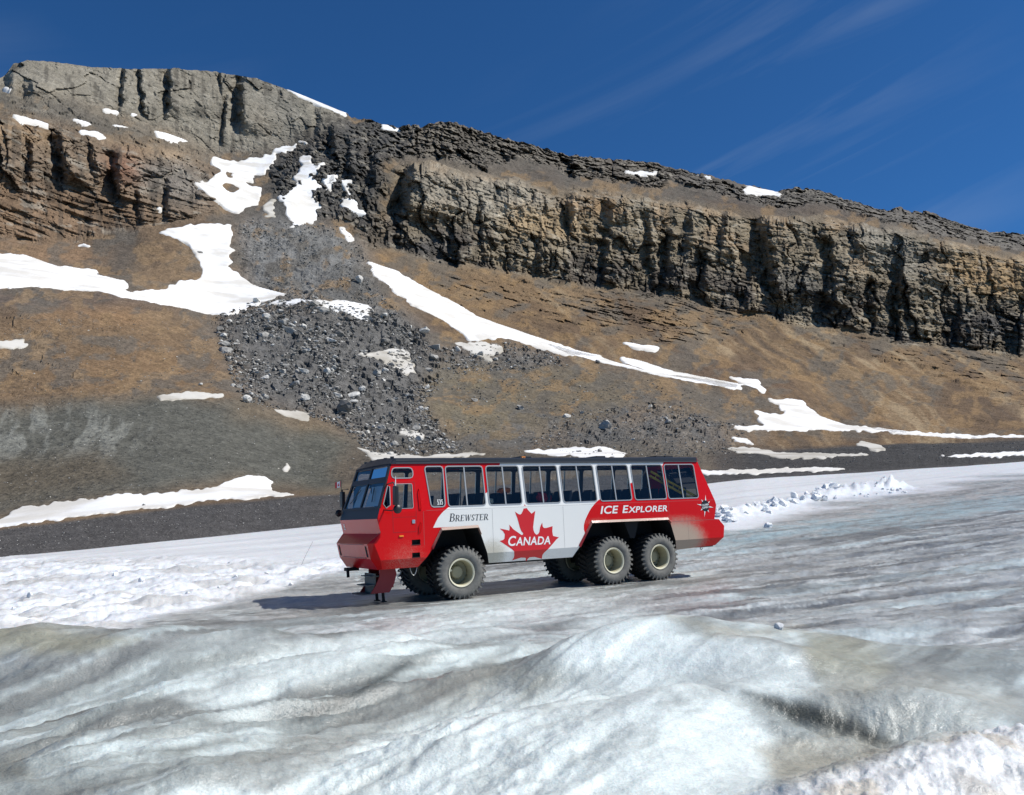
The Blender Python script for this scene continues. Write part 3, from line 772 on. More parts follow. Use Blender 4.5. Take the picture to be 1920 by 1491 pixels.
cliff = ((ribA - 0.6) * 15 + fa * 9.5 + fb * 5 + fc * 3.2 + fd_ * 1.6 + (ribC - 0.5) * 4 + (strat - 0.5) * 5.5 + (strat2 - 0.5) * 2.6
         - 3.5 * sstep(0.14, 0.0, ja) - 2.2 * sstep(0.12, 0.0, jb))
cliff = np.where(cl_dark > 0.3, cliff * 0.75 + fc * 4 + (ribC - 0.5) * 5, cliff)
up_face = (ribA - 0.6) * 5 + fa * 5 + fb * 1.6 + fc * 0.9 + fd_ * 0.6 + (ribC - 0.5) * 1.6 + (strat - 0.5) * 1.5 - 0.8 * sstep(0.05, 0.0, ja)
cliff = cliff * (1 - cl_up) + up_face * cl_up
lowbeds = cl_low * sstep(330, 380, YP)
cliff = cliff * (1 - 0.45 * lowbeds) + lowbeds * ((strat - 0.5) * 9 + (strat2 - 0.5) * 4)
top_half = cl_main * sstep(0.5, 0.7, between(6, 7))
cliff = cliff * (1 - 0.35 * top_half)
cap = np.clip(zone(CL_CAP) + zone(CL_CAP2), 0, 1)
cliff = cliff * (1 + 0.9 * cap)
iso = fbm(X0 / 11, Y0 / 11, Z0 / 11, octaves=6, gain=0.56, seed=131) - 0.5
lump_ = fbm(X0 / 45, Y0 / 45, Z0 / 45, octaves=3, seed=132) - 0.5
gul = fbm((SA + h * 0.9) / 13 + wx_ * 1.5, (h - SA * 0.2) / 140, octaves=3, seed=133, ridged=True) - 0.55
gul = gul * sstep(0.42, 0.62, fbm(SA / 80, h / 60, octaves=2, seed=134)) * sstep(900, 1150, UU)
dist_f = np.clip(DD / 420, 0.16, 1.6)
slope_n = iso * 4.2 + lump_ * 9 + gul * 1.6
ff, tf_, jf = facets(SA / 13 + wx_ * 2, dip / 4.0 + wz_ * 2, 250)
fg, tg_, jg = facets(SA / 5 + wx2, dip / 1.8 + wz_ * 2, 260)
bandn = (strat - 0.5) * 6 + (strat2 - 0.5) * 3 + ff * 4.5 + fg * 2.2
fr_, tr_, jr_ = facets(SA / 5.5, (DD + h) / 6.5, 240)
tot = cl * (cliff * np.clip(DD / 600, 0.6, 1.5) + disp) + (1 - cl) * slope_n * dist_f + bands * bandn * dist_f + (rub + 0.5 * chute) * (fr_ * 3.2 + iso * 3.5) * dist_f
tot_smooth = blur(tot, 5, 4)
foot = sstep(0, 0.02, tv)[None]
rel = (tot * rough_keep + tot_smooth * (1 - rough_keep)) * foot
relS = tot_smooth * foot
# displace: towards the valley on the walls, upwards on the slopes
clr = np.clip(cl + 0.9 * sstep(0.1, 0.6, bands), 0, 1)
hx = 0.35 + 0.65 * clr
def displaced(rl):
    return X0 - bxg * rl * hx, Y0 - byg * rl * hx, Z0 - bzg * rl * clr + rl * (1 - hx) * 0.8
XM, YM, ZM = displaced(rel)
topw = sstep(0.985, 1.0, tv)[None]
ZM = ZM + topw * ((fbm(UU / 9, UU * 0 + 3, octaves=4, seed=141) - 0.5) * (1.5 + 3.5 * sstep(650, 760, UU)))
XS, YS, ZS = displaced(relS)

# --- albedo
def mixz(c, rgb, w, k=1.0):
    return c + (lin(rgb) * k - c) * np.clip(w, 0, 1)[..., None]
colr = np.ones(YP.shape + (3,)) * lin((124, 100, 70))
streakT = fbm((SA + h * 0.9) / 9 + wx_ * 1.2, (h - SA * 0.25) / 120, octaves=5, gain=0.6, seed=151)
streakT = 0.5 + (streakT - 0.5) * sstep(800, 1200, UU) + (iso * 0.4) * (1 - sstep(800, 1200, UU))
colr = mixz(colr, (150, 128, 95), sstep(0.52, 0.72, streakT))
colr = mixz(colr, (100, 84, 66), sstep(0.48, 0.30, streakT))
big = fbm(UU / 90, YP / 60, octaves=3, seed=153)
colr = mixz(colr, (96, 78, 60), sstep(0.5, 0.68, big) * 0.7)
def paint(poly, rgb, w=1.0, soft=9):
    global colr
    colr = mixz(colr, rgb, zone(poly, soft) * w)
# upper benches and skyline
paint([(680, 200), (760, 230), (960, 250), (1300, 310), (1500, 345), (1920, 430), (2300, 500), (2300, 570), (1920, 490), (1700, 440), (1500, 410), (1300, 390), (1050, 362), (760, 310)], (98, 89, 78))
paint(CL_CAP, (104, 97, 86)); paint(CL_CAP2, (100, 95, 87))
paint([(1230, 360), (1500, 392), (1700, 425), (1500, 408), (1300, 385)], (88, 74, 62), 0.8)
paint([(-400, 140), (10, 150), (150, 195), (300, 245), (400, 290), (370, 305), (260, 275), (120, 245), (0, 218), (-400, 200)], (104, 97, 84))
paint(CL_UPPER, (136, 128, 110)); paint([(440, 150), (600, 190), (640, 230), (560, 265), (470, 280)], (118, 114, 102), 0.6); paint([(485, 200), (505, 205), (505, 260), (490, 255)], (160, 134, 96), 0.6); paint(CL_LOWER, (128, 108, 84))
paint([(-60, 230), (60, 232), (130, 262), (60, 268), (-60, 250)], (168, 134, 88), 0.8)
paint([(200, 285), (260, 290), (270, 340), (225, 350), (205, 320)], (156, 100, 66), 0.7)
paint([(250, 265), (380, 300), (340, 310), (260, 300)], (170, 138, 92), 0.7)
paint([(270, 300), (360, 300), (390, 360), (330, 390), (270, 350)], (118, 112, 102), 0.8)
paint([(0, 330), (150, 350), (300, 390), (300, 420), (150, 458), (-60, 450), (-60, 330)], (122, 93, 62), 0.7)
paint([(395, 290), (520, 290), (580, 265), (650, 215), (760, 248), (745, 310), (715, 360), (700, 440), (640, 400), (540, 430), (440, 400), (480, 380), (500, 320)], (84, 82, 78))
paint(CL_DARK, (80, 78, 74))
paint(CL_MAIN, (128, 115, 92))
tm = fbm(UU / 46, YP / 30, octaves=4, seed=155)
colr = mixz(colr, (144, 122, 92), cl_main * sstep(0.54, 0.68, tm) * sstep(0.45, 0.75, between(6, 7)))
colr = mixz(colr, (88, 80, 70), cl_main * sstep(0.6, 0.25, between(6, 7)) * sstep(0.35, 0.6, fbm(UU / 60, YP / 40, octaves=3, seed=157)))
paint([(760, 315), (900, 335), (1060, 365), (1090, 395), (980, 420), (840, 400), (765, 370)], (138, 130, 114), 0.8)
paint([(950, 385), (1100, 390), (1110, 440), (1000, 450), (940, 430)], (164, 138, 98), 0.75)
paint([(1050, 370), (1170, 372), (1160, 410), (1070, 400)], (160, 126, 84), 0.7)
paint([(1600, 420), (1700, 445), (1780, 480), (1720, 520), (1620, 480)], (134, 127, 112), 0.8)
paint([(1780, 470), (1960, 500), (1960, 570), (1840, 560), (1770, 520)], (170, 138, 90), 0.7)
paint([(1820, 585), (1930, 590), (1930, 640), (1840, 640)], (70, 70, 70), 0.7)
paint([(1450, 500), (1560, 510), (1570, 580), (1480, 590)], (84, 84, 80), 0.7)
paint([(780, 430), (850, 440), (830, 480), (770, 470)], (84, 84, 84), 0.7)
# talus and lower hills
paint(CHUTE, (116, 115, 111)); paint([(600, 520), (690, 500), (720, 570), (640, 580)], (86, 84, 80), 0.8)
paint([(180, 460), (250, 415), (270, 470), (260, 530), (200, 520)], (92, 84, 74), 0.9)
paint([(-60, 455), (150, 465), (210, 455), (180, 510), (-60, 480)], (140, 108, 74), 0.8)
paint([(-60, 540), (230, 545), (330, 575), (390, 592), (250, 578), (150, 600), (60, 585), (-60, 582)], (98, 86, 76))
paint([(60, 590), (250, 575), (300, 600), (200, 620), (60, 610)], (150, 112, 66), 0.8)
paint([(-60, 600), (400, 610), (410, 740), (-60, 760)], (122, 97, 66), 0.8)
paint([(60, 690), (300, 640), (400, 690), (400, 735), (150, 745)], (138, 105, 64), 0.5)
paint(RUBBLE, (100, 98, 94), 1.0, 14); paint([(830, 690), (960, 680), (1100, 690), (1430, 765), (1400, 800), (1250, 765), (1080, 780), (980, 830), (850, 830), (800, 770)], (112, 101, 81)); paint(RUB2, (104, 102, 98), 1.0, 14); paint(RUB3, (106, 103, 98), 0.85, 20)
mot = fbm(UU / 26, YP / 17, octaves=5, gain=0.6, seed=173)
midz_ = zone([(800, 680), (1100, 670), (1450, 760), (1420, 850), (650, 870), (820, 780)], 16)
colr = mixz(colr, (96, 95, 92), midz_ * sstep(0.46, 0.62, mot) * 0.85)
paint([(810, 700), (900, 690), (960, 730), (950, 800), (860, 810), (810, 770)], (118, 107, 84), 0.8)
paint([(960, 690), (1080, 690), (1200, 740), (1100, 800), (960, 760)], (112, 101, 82), 0.7)
paint([(1100, 670), (1300, 720), (1430, 760), (1380, 790), (1200, 760)], (112, 98, 80), 0.7)
paint([(1130, 640), (1440, 690), (1540, 770), (1430, 740), (1250, 690)], (100, 80, 62), 0.8)
paint([(-60, 770), (300, 738), (430, 750), (560, 780), (660, 830), (640, 930), (540, 925), (450, 895), (300, 920), (-60, 975)], (93, 92, 82))
sp_ = fbm((UU + YP * 0.4) / 24 + w1 * 2, YP / 70, octaves=5, gain=0.6, seed=161)
hump = zone([(-60, 770), (270, 770), (280, 830), (200, 860), (-60, 850)], 8)
colr = mixz(colr, (128, 128, 117), hump * sstep(0.42, 0.62, sp_) * 0.85)
paint([(-60, 860), (200, 850), (260, 900), (60, 930), (-60, 950)], (102, 87, 64), 0.6)
paint([(420, 755), (560, 775), (640, 800), (560, 810), (430, 780)], (128, 105, 72), 0.6)
paint([(640, 840), (1340, 830), (1340, 900), (640, 920)], (92, 86, 76), 0.8)
paint([(1330, 850), (1640, 850), (1960, 825), (1960, 860), (1340, 885)], (86, 80, 74), 0.8)
soil = (1 - cl) * (1 - rub) * (1 - sstep(735, 760, YP) * sstep(720, 640, UU)) * sstep(0.2, 0.5, between(2, 4) + between(4, 6))
mo2 = fbm(UU / 60 + w1, YP / 34, octaves=5, gain=0.6, seed=175); mo3 = fbm(UU / 38, YP / 22, octaves=5, gain=0.6, seed=177)
colr = mixz(colr, (98, 92, 82), soil * sstep(0.50, 0.64, mo2) * 0.7)
colr = mixz(colr, (146, 116, 74), soil * sstep(0.54, 0.66, mo3) * 0.55)
chs = fbm((UU + YP * 0.15) / 7, YP / 60, octaves=4, seed=179)
colr = colr * (1 + chute * (chs - 0.5) * 0.7)[..., None]
mor = between(0, 1)
colr = mixz(colr, (76, 75, 75), sstep(0.98, 0.85, mor) * 0.95)
colr = mixz(colr, (68, 67, 66), sstep(1300, 1420, UU) * sstep(0.75, 0.5, between(1, 3)) * sstep(0.2, 0.4, between(0, 1)))
colr = mixz(colr, (60, 56, 50), cl * sstep(0.60, 0.72, fbm(SA / 3.0, h / 26, octaves=3, seed=163)) * 0.55)     # water stains
colr = mixz(colr, (158, 150, 132), cl * sstep(0.62, 0.74, fbm(SA / 6, dip / 2.5, octaves=3, seed=165)) * 0.5)
fine = fbm(X0 / 1.7, Y0 / 1.7, Z0 / 1.7, octaves=3, gain=0.65, seed=167)
fine2 = fbm(UU / 5.0, YP / 4.0, octaves=2, seed=169)
colr = colr * (0.70 + 0.36 * fine + 0.24 * fine2)[..., None]
colr = colr * (1 + cl * (((ta - 0.5) * 0.22 + (tb_ - 0.5) * 0.26 + (tc_ - 0.5) * 0.30) * (1 - 0.5 * cl_up)))[..., None]
colr = colr * (1 + (rub + chute * 0.5) * (tr_ - 0.5) * 0.3)[..., None]
colr = colr * (1 + 0.14 * cl_main)[..., None]
grey_ = colr.mean(-1, keepdims=True)
colr = grey_ + (colr - grey_) * np.where(UU < 560, 0.74, 0.84)[..., None]

idx = np.arange(NU * NV).reshape(NU, NV)
quads = np.stack([idx[:-1, :-1], idx[1:, :-1], idx[1:, 1:], idx[:-1, 1:]], -1)
lower = (YP[:-1, :-1] > (0.5 * (KY[1] + KY[2]))[:-1, None])

# the back of the mountain, falling away behind the skyline
NB = 8
back = []
for k in range(1, NB + 1):
    t = k / NB
    d = 30 * t + 260 * t * t
    back.append(np.stack([XM[:, -1] + bxg[:, -1] * d, YM[:, -1] + byg[:, -1] * d, ZM[:, -1] - 60 * t * t + 2 * (fbm(us / 30, us * 0 + k, octaves=2, seed=171) - 0.5)], -1))
VM = np.stack([XM, YM, ZM], -1).reshape(-1, 3)
nb0 = len(VM)
VB = np.concatenate(back, 0)
bidx = np.concatenate([idx[:, -1:], (nb0 + np.arange(NB * NU).reshape(NB, NU).T)], 1)
bq = np.stack([bidx[:-1, :-1], bidx[1:, :-1], bidx[1:, 1:], bidx[:-1, 1:]], -1).reshape(-1, 4)

def submesh(name, V, F, Cc, material, smooth=False, **kw):
    used, inv = np.unique(F.ravel(), return_inverse=True)
    me = np_mesh(name, V[used], inv.reshape(F.shape), Cc[used], smooth)
    return link(name, me, material)

CM = colr.reshape(-1, 3)
allV = np.concatenate([VM, VB]); allC = np.concatenate([CM, np.repeat(lin((120, 114, 104))[None], len(VB), 0)])
o = submesh('mountain', allV, np.concatenate([quads[~lower], bq]), allC, M['rock']); tag(o, kind='structure')
o = submesh('moraine', allV, quads[lower], allC, M['moraine']); tag(o, kind='structure')

# --- snow sheets: smooth surface dipping below the rock at their rims
def snow_sheet(lab, F, sd):
    used, inv = np.unique(F.ravel(), return_inverse=True)
    s = sd.ravel()[used]
    dfac = np.clip(DD.ravel()[used] / 400, 0.15, 1.5)
    off = (s - 0.45) * 2.6 * dfac
    off = np.where(off > 0, np.minimum(off, 0.4 * dfac), off * 1.5)
    P = np.stack([XS.ravel()[used] - bxg.ravel()[used] * off * 0.75, YS.ravel()[used] - byg.ravel()[used] * off * 0.75, ZS.ravel()[used] + off * 0.65], -1)
    dirty = 'dirty' in lab or 'scrap' in lab or 'pocket' in lab or 'snow strip' in lab
    n = fbm(P[:, 0] / 12, P[:, 1] / 12, P[:, 2] / 5, octaves=4, seed=181)
    c0 = np.array([0.60, 0.575, 0.52]) if dirty else np.array([0.84, 0.84, 0.83])
    c1 = np.array([0.40, 0.37, 0.31]) if dirty else np.array([0.66, 0.63, 0.57])
    cc = c0 + (c1 - c0) * np.clip(sstep(0.44, 0.72, n) + 0.8 * sstep(0.85, 0.45, s), 0, 1)[:, None]
    me = np_mesh('snow_patch', P, inv.reshape(F.shape), cc, True)
    o = link('snow_patch', me, M['snow'])
    tag(o, lab, 'snow patch', 'snow patches on the mountainside')

for (lab, poly), sd in zip(SNOW, snow_sd):
    keep = sd > 0.05
    fk = keep[:-1, :-1] & keep[1:, :-1] & keep[1:, 1:] & keep[:-1, 1:]
    if fk.sum() < 4:
        continue
    left = fk.copy(); pieces = []
    while left.any():
        comp = np.zeros_like(fk); i0_, j0_ = np.argwhere(left)[0]; stack = [(i0_, j0_)]; left[i0_, j0_] = False
        while stack:
            i_, j_ = stack.pop(); comp[i_, j_] = True
            for di, dj in ((1, 0), (-1, 0), (0, 1), (0, -1)):
                p_, q_ = i_ + di, j_ + dj
                if 0 <= p_ < fk.shape[0] and 0 <= q_ < fk.shape[1] and left[p_, q_]:
                    left[p_, q_] = False; stack.append((p_, q_))
        pieces.append(comp)
    pieces.sort(key=lambda c: -c.sum()); main_n = pieces[0].sum()
    for pk, comp in enumerate(pieces):
        if pk and comp.sum() < max(0.12 * main_n, 30):
            continue
        snow_sheet(lab if pk == 0 else 'smaller piece beside ' + ' '.join(lab.split()[:11]), quads[comp], sd)

# ------------------------------------------------------------------ rocks
def rock_proto(i, sub=1):
    bm = bmesh.new()
    bmesh.ops.create_icosphere(bm, subdivisions=sub, radius=1.0)
    rr = random.Random(i * 13 + 5)
    cuts = [Vector((rr.gauss(0, 1), rr.gauss(0, 1), rr.gauss(0, 1))).normalized() for _ in range(9)]
    dd = [rr.uniform(0.35, 0.7) for _ in cuts]
    for v in bm.verts:
        for c, d in zip(cuts, dd):
            t = v.co.dot(c)
            if t > d: v.co -= c * (t - d)
        v.co += Vector((rr.uniform(-.07, .07), rr.uniform(-.07, .07), rr.uniform(-.07, .07)))
    sx, sy, sz = rr.uniform(0.8, 1.25), rr.uniform(0.75, 1.1), rr.uniform(0.55, 0.85)
    for v in bm.verts:
        v.co = Vector((v.co.x * sx, v.co.y * sy, v.co.z * sz))
    bmesh.ops.triangulate(bm, faces=bm.faces[:])
    V = np.array([v.co[:] for v in bm.verts]); F = np.array([[v.index for v in f.verts] for f in bm.faces])
    bm.free()
    return V, F

PROTO = [rock_proto(i, 2) for i in range(10)]
SMALL = [rock_proto(i + 50, 1) for i in range(12)]
TONES = [lin((200, 197, 189)), lin((164, 161, 154)), lin((126, 123, 117)), lin((138, 130, 116))]

def terrain_at(px, py):
    i = int(np.clip(round((px - U0) / (U1 - U0) * (NU - 1)), 0, NU - 1))
    j = int(np.argmin(np.abs(YP[i] - py)))
    return np.array([XM[i, j], YM[i, j], ZM[i, j]]), DD[i, j]

bo_mesh = {}
def boulder(px, py, wpx, label, group, tone=None, k=None):
    p, d = terrain_at(px, py)
    k = random.randrange(len(PROTO)) if k is None else k
    tone = random.randrange(3) if tone is None else tone
    if (k, tone) not in bo_mesh:
        V, F = PROTO[k]
        bo_mesh[(k, tone)] = np_mesh('boulder', V, F, np.repeat(TONES[tone][None], len(V), 0))
        bo_mesh[(k, tone)].materials.append(M['boulder'])
    me = bo_mesh[(k, tone)]
    o = bpy.data.objects.new('boulder', me); col.objects.link(o)
    s = wpx / FPX * d * 0.5
    o.scale = (s, s, s); o.location = (p[0], p[1], p[2] + s * 0.32)
    o.rotation_euler = (random.uniform(-.4, .4), random.uniform(-.4, .4), random.uniform(0, 6.28))
    tag(o, label, 'boulder', group)
    return o

SPECIAL = [(650, 772, 46, 'largest block of the rockfall, its flat dark face towards the glacier', 2), (1132, 803, 36, 'lone grey boulder low on the slope above the bus roof', 1),
           (792, 632, 24, 'upright boulder with a bright face at the edge of the long snow tongue', 0), (543, 625, 30, 'pale flat slab high in the boulder field', 1),
           (575, 650, 20, 'pale boulder below the flat slab', 0), (462, 755, 28, 'light boulder at the left foot of the boulder field', 0),
           (500, 745, 22, 'boulder just right of the light one at the left foot', 1), (720, 598, 22, 'rough grey boulder beside the snow shelf', 0),
           (672, 530, 26, 'cluster boulder at the top edge of the scree chute', 0), (815, 660, 26, 'rounded boulder above the snow pocket right of the rubble', 1),
           (805, 693, 18, 'boulder under the right snow pocket', 1), (375, 720, 12, 'single pale stone on the brown knoll', 0),
           (375, 475, 14, 'dark stone in the tall snow field', 2), (270, 948, 9, 'small black stone on the snow bank before the left hump', 2),
           (975, 765, 22, 'boulder standing on the tan gully slope', 1), (1120, 680, 14, 'stone just below the narrow snow ribbon', 1), (718, 715, 20, 'white-topped block in the lower rubble', 0), (612, 700, 22, 'flat-topped boulder above the largest block', 0), (890, 752, 18, 'stone on the tan cut bank', 1)]
for (px, py, w, lab, tn) in SPECIAL:
    boulder(px, py, w, lab, None, tn)

def sample(poly, n, clump=0.0):
    p = np.array(poly, float); out = []
    while len(out) < n:
        a = rng.uniform(p[:, 0].min(), p[:, 0].max(), 4000); b = rng.uniform(p[:, 1].min(), p[:, 1].max(), 4000)
        m = inpoly(a, b, poly)
        if clump:
            m &= fbm(a / 34, b / 24, octaves=3, seed=301) > clump + 0.10 * rng.standard_normal(a.shape)
        out += list(zip(a[m], b[m]))
    return out[:n]

MARKS = [((560, 575), 'below the snow shelf'), ((720, 680), 'beside the snow pocket in the rubble'), ((450, 640), 'at the left edge of the field beside the brown knoll'), ((650, 772), 'around the largest block'), ((540, 690), 'in the middle of the field'),
         ((880, 690), 'under the right snow pocket'), ((1050, 700), 'on the slope under the long snow tongue'), ((1200, 790), 'low on the slope above the bus roof'), ((850, 810), 'at the foot of the tan cut bank'), ((480, 745), 'at the left foot of the field')]
for (px, py) in sample(RUBBLE, 205, 0.46) + sample(RUB2, 20) + sample(RUB3, 35):
    w = min(8.0 * (1 / max(random.random(), 0.05)) ** 0.42, 24)
    if px > 880: w *= 0.7
    tn = random.choice((0, 0, 1, 1, 2))
    mk = min(MARKS, key=lambda k: (k[0][0] - px) ** 2 + (k[0][1] - py) ** 2)[1]
    boulder(px, py, w, '%s %s angular boulder %s' % ('large' if w > 16 else 'middling' if w > 10 else 'small', ('pale grey', 'grey', 'dark grey')[tn], mk), 'boulders of the rockfall', tn)

def rubble(name, spots, material, label=None):
    Vs, Fs, Cs, base = [], [], [], 0
    for (px, py, w) in spots:
        p, d = terrain_at(px, py)
        V, F = SMALL[random.randrange(len(SMALL))]
        s = w / FPX * d * 0.5
        a = random.uniform(0, 6.28); ca, sa = math.cos(a), math.sin(a)
        Rm = np.array([[ca, -sa, 0], [sa, ca, 0], [0, 0, 1]])
        tn = TONES[random.choice((0, 1, 1, 2, 2, 2, 2, 2))] * random.uniform(0.5, 1.1)
        Vs.append(V @ Rm.T * s + p + np.array([0, 0, s * 0.15])); Fs.append(F + base); base += len(V)
        Cs.append(np.repeat(tn[None], len(V), 0))
    me = np_mesh(name, np.concatenate(Vs), np.concatenate(Fs), np.concatenate(Cs))
    o = link(name, me, material)
    tag(o, label, 'rubble', None, 'stuff')

def psize(lo, hi): return min(lo * (1 / max(random.random(), 0.02)) ** 0.5, hi)
spots = [(a, b, psize(2.9, 12)) for a, b in sample(RUBBLE, 12500, 0.43)]
spots += [(a, b, psize(2.4, 9)) for a, b in sample(RUB2, 1100)] + [(a, b, psize(2.2, 8)) for a, b in sample(RUB3, 1900)]
spots += [(a, b, psize(1.8, 6)) for a, b in sample([(840, 700), (1100, 690), (1430, 765), (1250, 765), (1000, 830), (850, 830)], 1300, 0.5)]
spots += [(a, b, psize(1.9, 7)) for a, b in sample(CHUTE, 3000, 0.47)]
spots += [(a, b, psize(1.8, 6)) for a, b in sample([(640, 800), (1000, 790), (1380, 800), (1420, 850), (1340, 880), (650, 900)], 1100)]
rubble('rubble', spots, M['boulder'], 'grey broken rock spread over the rockfall and scree chute')
spots = [(a, b, psize(1.4, 4)) for a, b in sample([(0, 600), (400, 600), (420, 740), (640, 800), (640, 900), (300, 915), (0, 950)], 2200)]
spots += [(a, b, psize(1.2, 4)) for a, b in sample([(-50, 995), (550, 935), (640, 930), (640, 975), (0, 1040)], 1800)]
spots += [(a, b, psize(1.2, 4)) for a, b in sample([(1340, 860), (1920, 830), (1920, 860), (1340, 890)], 1000)]
rubble('scattered_stones', spots, M['boulder'], 'small stones scattered over the moraine and the brown knoll')

# ------------------------------------------------------------------ bus: paint and parts
def dusty(m, base, spots, low=None, dust=(0.42, 0.38, 0.29), rough=0.28):
    """paint with road dust thrown up in given places (bus coordinates)"""
    nt_ = m.node_tree; b = nt_.nodes['Principled BSDF']
    tcn = N(m, 'ShaderNodeTexCoord')
    sx = N(m, 'ShaderNodeSeparateXYZ'); L(m, tcn.outputs['Object'], sx.inputs[0])
    nz = N(m, 'ShaderNodeTexNoise', Scale=9.0, Detail=8.0, Roughness=0.75); L(m, tcn.outputs['Object'], nz.inputs['Vector'])
    nz2 = N(m, 'ShaderNodeTexNoise', Scale=70.0, Detail=2.0, Roughness=0.6); L(m, tcn.outputs['Object'], nz2.inputs['Vector'])
    def math_(op, a, b_=None, clamp=False):
        n = N(m, 'ShaderNodeMath', operation=op); n.use_clamp = clamp
        for i, v in enumerate((a, b_)):
            if v is None: continue
            if isinstance(v, (int, float)): n.inputs[i].default_value = v
            else: L(m, v, n.inputs[i])
        return n.outputs[0]
    tot = None
    for (cx_, cz_, rx_, rz_, st) in spots:
        dx = math_('DIVIDE', math_('SUBTRACT', sx.outputs['X'], cx_), rx_)
        dz = math_('DIVIDE', math_('SUBTRACT', sx.outputs['Z'], cz_), rz_)
        q = math_('ADD', math_('MULTIPLY', dx, dx), math_('MULTIPLY', dz, dz))
        g = math_('MULTIPLY', math_('SUBTRACT', 1.0, q, True), st)
        tot = g if tot is None else math_('MAXIMUM', tot, g)
    n = math_('ADD', math_('MULTIPLY', math_('SUBTRACT', nz.outputs['Fac'], 0.5), 0.9), math_('MULTIPLY', math_('SUBTRACT', nz2.outputs['Fac'], 0.5), 2.4))
    amt = math_('MULTIPLY', math_('ADD', math_('SUBTRACT', tot, 0.34), math_('MULTIPLY', n, 0.7)), 1.9, True)
    amt = math_('MULTIPLY', amt, 0.9)
    film = math_('MULTIPLY', math_('SUBTRACT', nz.outputs['Fac'], 0.45, True), 0.05)
    amt = math_('MAXIMUM', amt, film)
    mixn = N(m, 'ShaderNodeMixRGB'); mixn.inputs['Color1'].default_value = (*base, 1); mixn.inputs['Color2'].default_value = (*dust, 1)
    L(m, amt, mixn.inputs['Fac']); L(m, mixn.outputs['Color'], b.inputs['Base Color'])
    rr_ = math_('ADD', math_('MULTIPLY', amt, 0.55), rough)
    L(m, rr_, b.inputs['Roughness'])
    wv = N(m, 'ShaderNodeTexNoise', Scale=1.3, Detail=1.0); L(m, tcn.outputs['Object'], wv.inputs['Vector'])
    bp = N(m, 'ShaderNodeBump', Strength=0.12, Distance=0.05); L(m, wv.outputs['Fac'], bp.inputs['Height']); L(m, bp.outputs['Normal'], b.inputs['Normal'])

RED = (0.60, 0.004, 0.005); WHITE = (0.82, 0.81, 0.76)
SPOTS = [(8.75, 1.35, 1.75, 1.0, 1.25), (1.05, 1.30, 0.75, 0.70, 1.0), (-1.9, 1.3, 1.0, 0.9, 0.42), (8.9, 2.05, 1.6, 0.35, 0.6), (5.2, 2.2, 0.9, 0.2, 0.45), (2.5, 1.15, 2.6, 0.3, 0.35)]
M['red'] = mat('bus_red_paint', RED, 0.3, spec=0.22, coat=0.0); dusty(M['red'], RED, SPOTS)
M['white'] = mat('bus_white_paint', WHITE, 0.3, spec=0.5, coat=0.25); dusty(M['white'], WHITE, SPOTS, dust=(0.45, 0.42, 0.33))
M['trim'] = mat('dusty_arch_lip', (0.3, 0.1, 0.08), 0.7); dusty(M['trim'], (0.30, 0.03, 0.03), [(0, 2.2, 2.0, 0.8, 0.75), (6.6, 2.2, 3.0, 0.8, 0.75)])
M['black'] = mat('black_rubber_trim', (0.012, 0.012, 0.014), 0.45)
M['roof'] = mat('roof_dark_grey', (0.022, 0.024, 0.028), 0.4)
M['chassis'] = mat('chassis_black', (0.010, 0.010, 0.010), 0.8)
M['liner'] = mat('cabin_liner', (0.09, 0.09, 0.09), 0.8)
M['alu'] = mat('window_aluminium', (0.42, 0.42, 0.40), 0.42, metal=0.55)
M['seat'] = mat('seat_cloth', (0.045, 0.05, 0.06), 0.85)
M['chrome'] = mat('bright_steel', (0.6, 0.6, 0.58), 0.3, metal=0.9)
M['darkred'] = mat('step_dark_red', (0.30, 0.012, 0.014), 0.45)
M['greysteel'] = mat('step_grey_steel', (0.12, 0.12, 0.11), 0.6, metal=0.3)
M['decal_red'] = mat('leaf_red_vinyl', (0.60, 0.012, 0.016), 0.4)
M['decal_white'] = mat('white_vinyl', (0.85, 0.85, 0.82), 0.4)
M['decal_black'] = mat('black_vinyl', (0.012, 0.012, 0.012), 0.4)
M['yellow'] = mat('ladder_yellow', (0.72, 0.45, 0.02), 0.5)
M['orange'] = mat('orange_plastic', (0.75, 0.18, 0.03), 0.6)
M['amber'] = mat('amber_lens', (0.8, 0.25, 0.02), 0.2)
M['redlens'] = mat('red_lens', (0.5, 0.01, 0.01), 0.2)
M['cloth_red'] = mat('red_cloth', (0.45, 0.02, 0.03), 0.85)
M['cream'] = mat('cream_rim_paint', (0.74, 0.70, 0.52), 0.5)
M['rim_in'] = mat('olive_rim_barrel', (0.40, 0.375, 0.25), 0.75)  # darker, olive version of the rim cream for barrel and disc

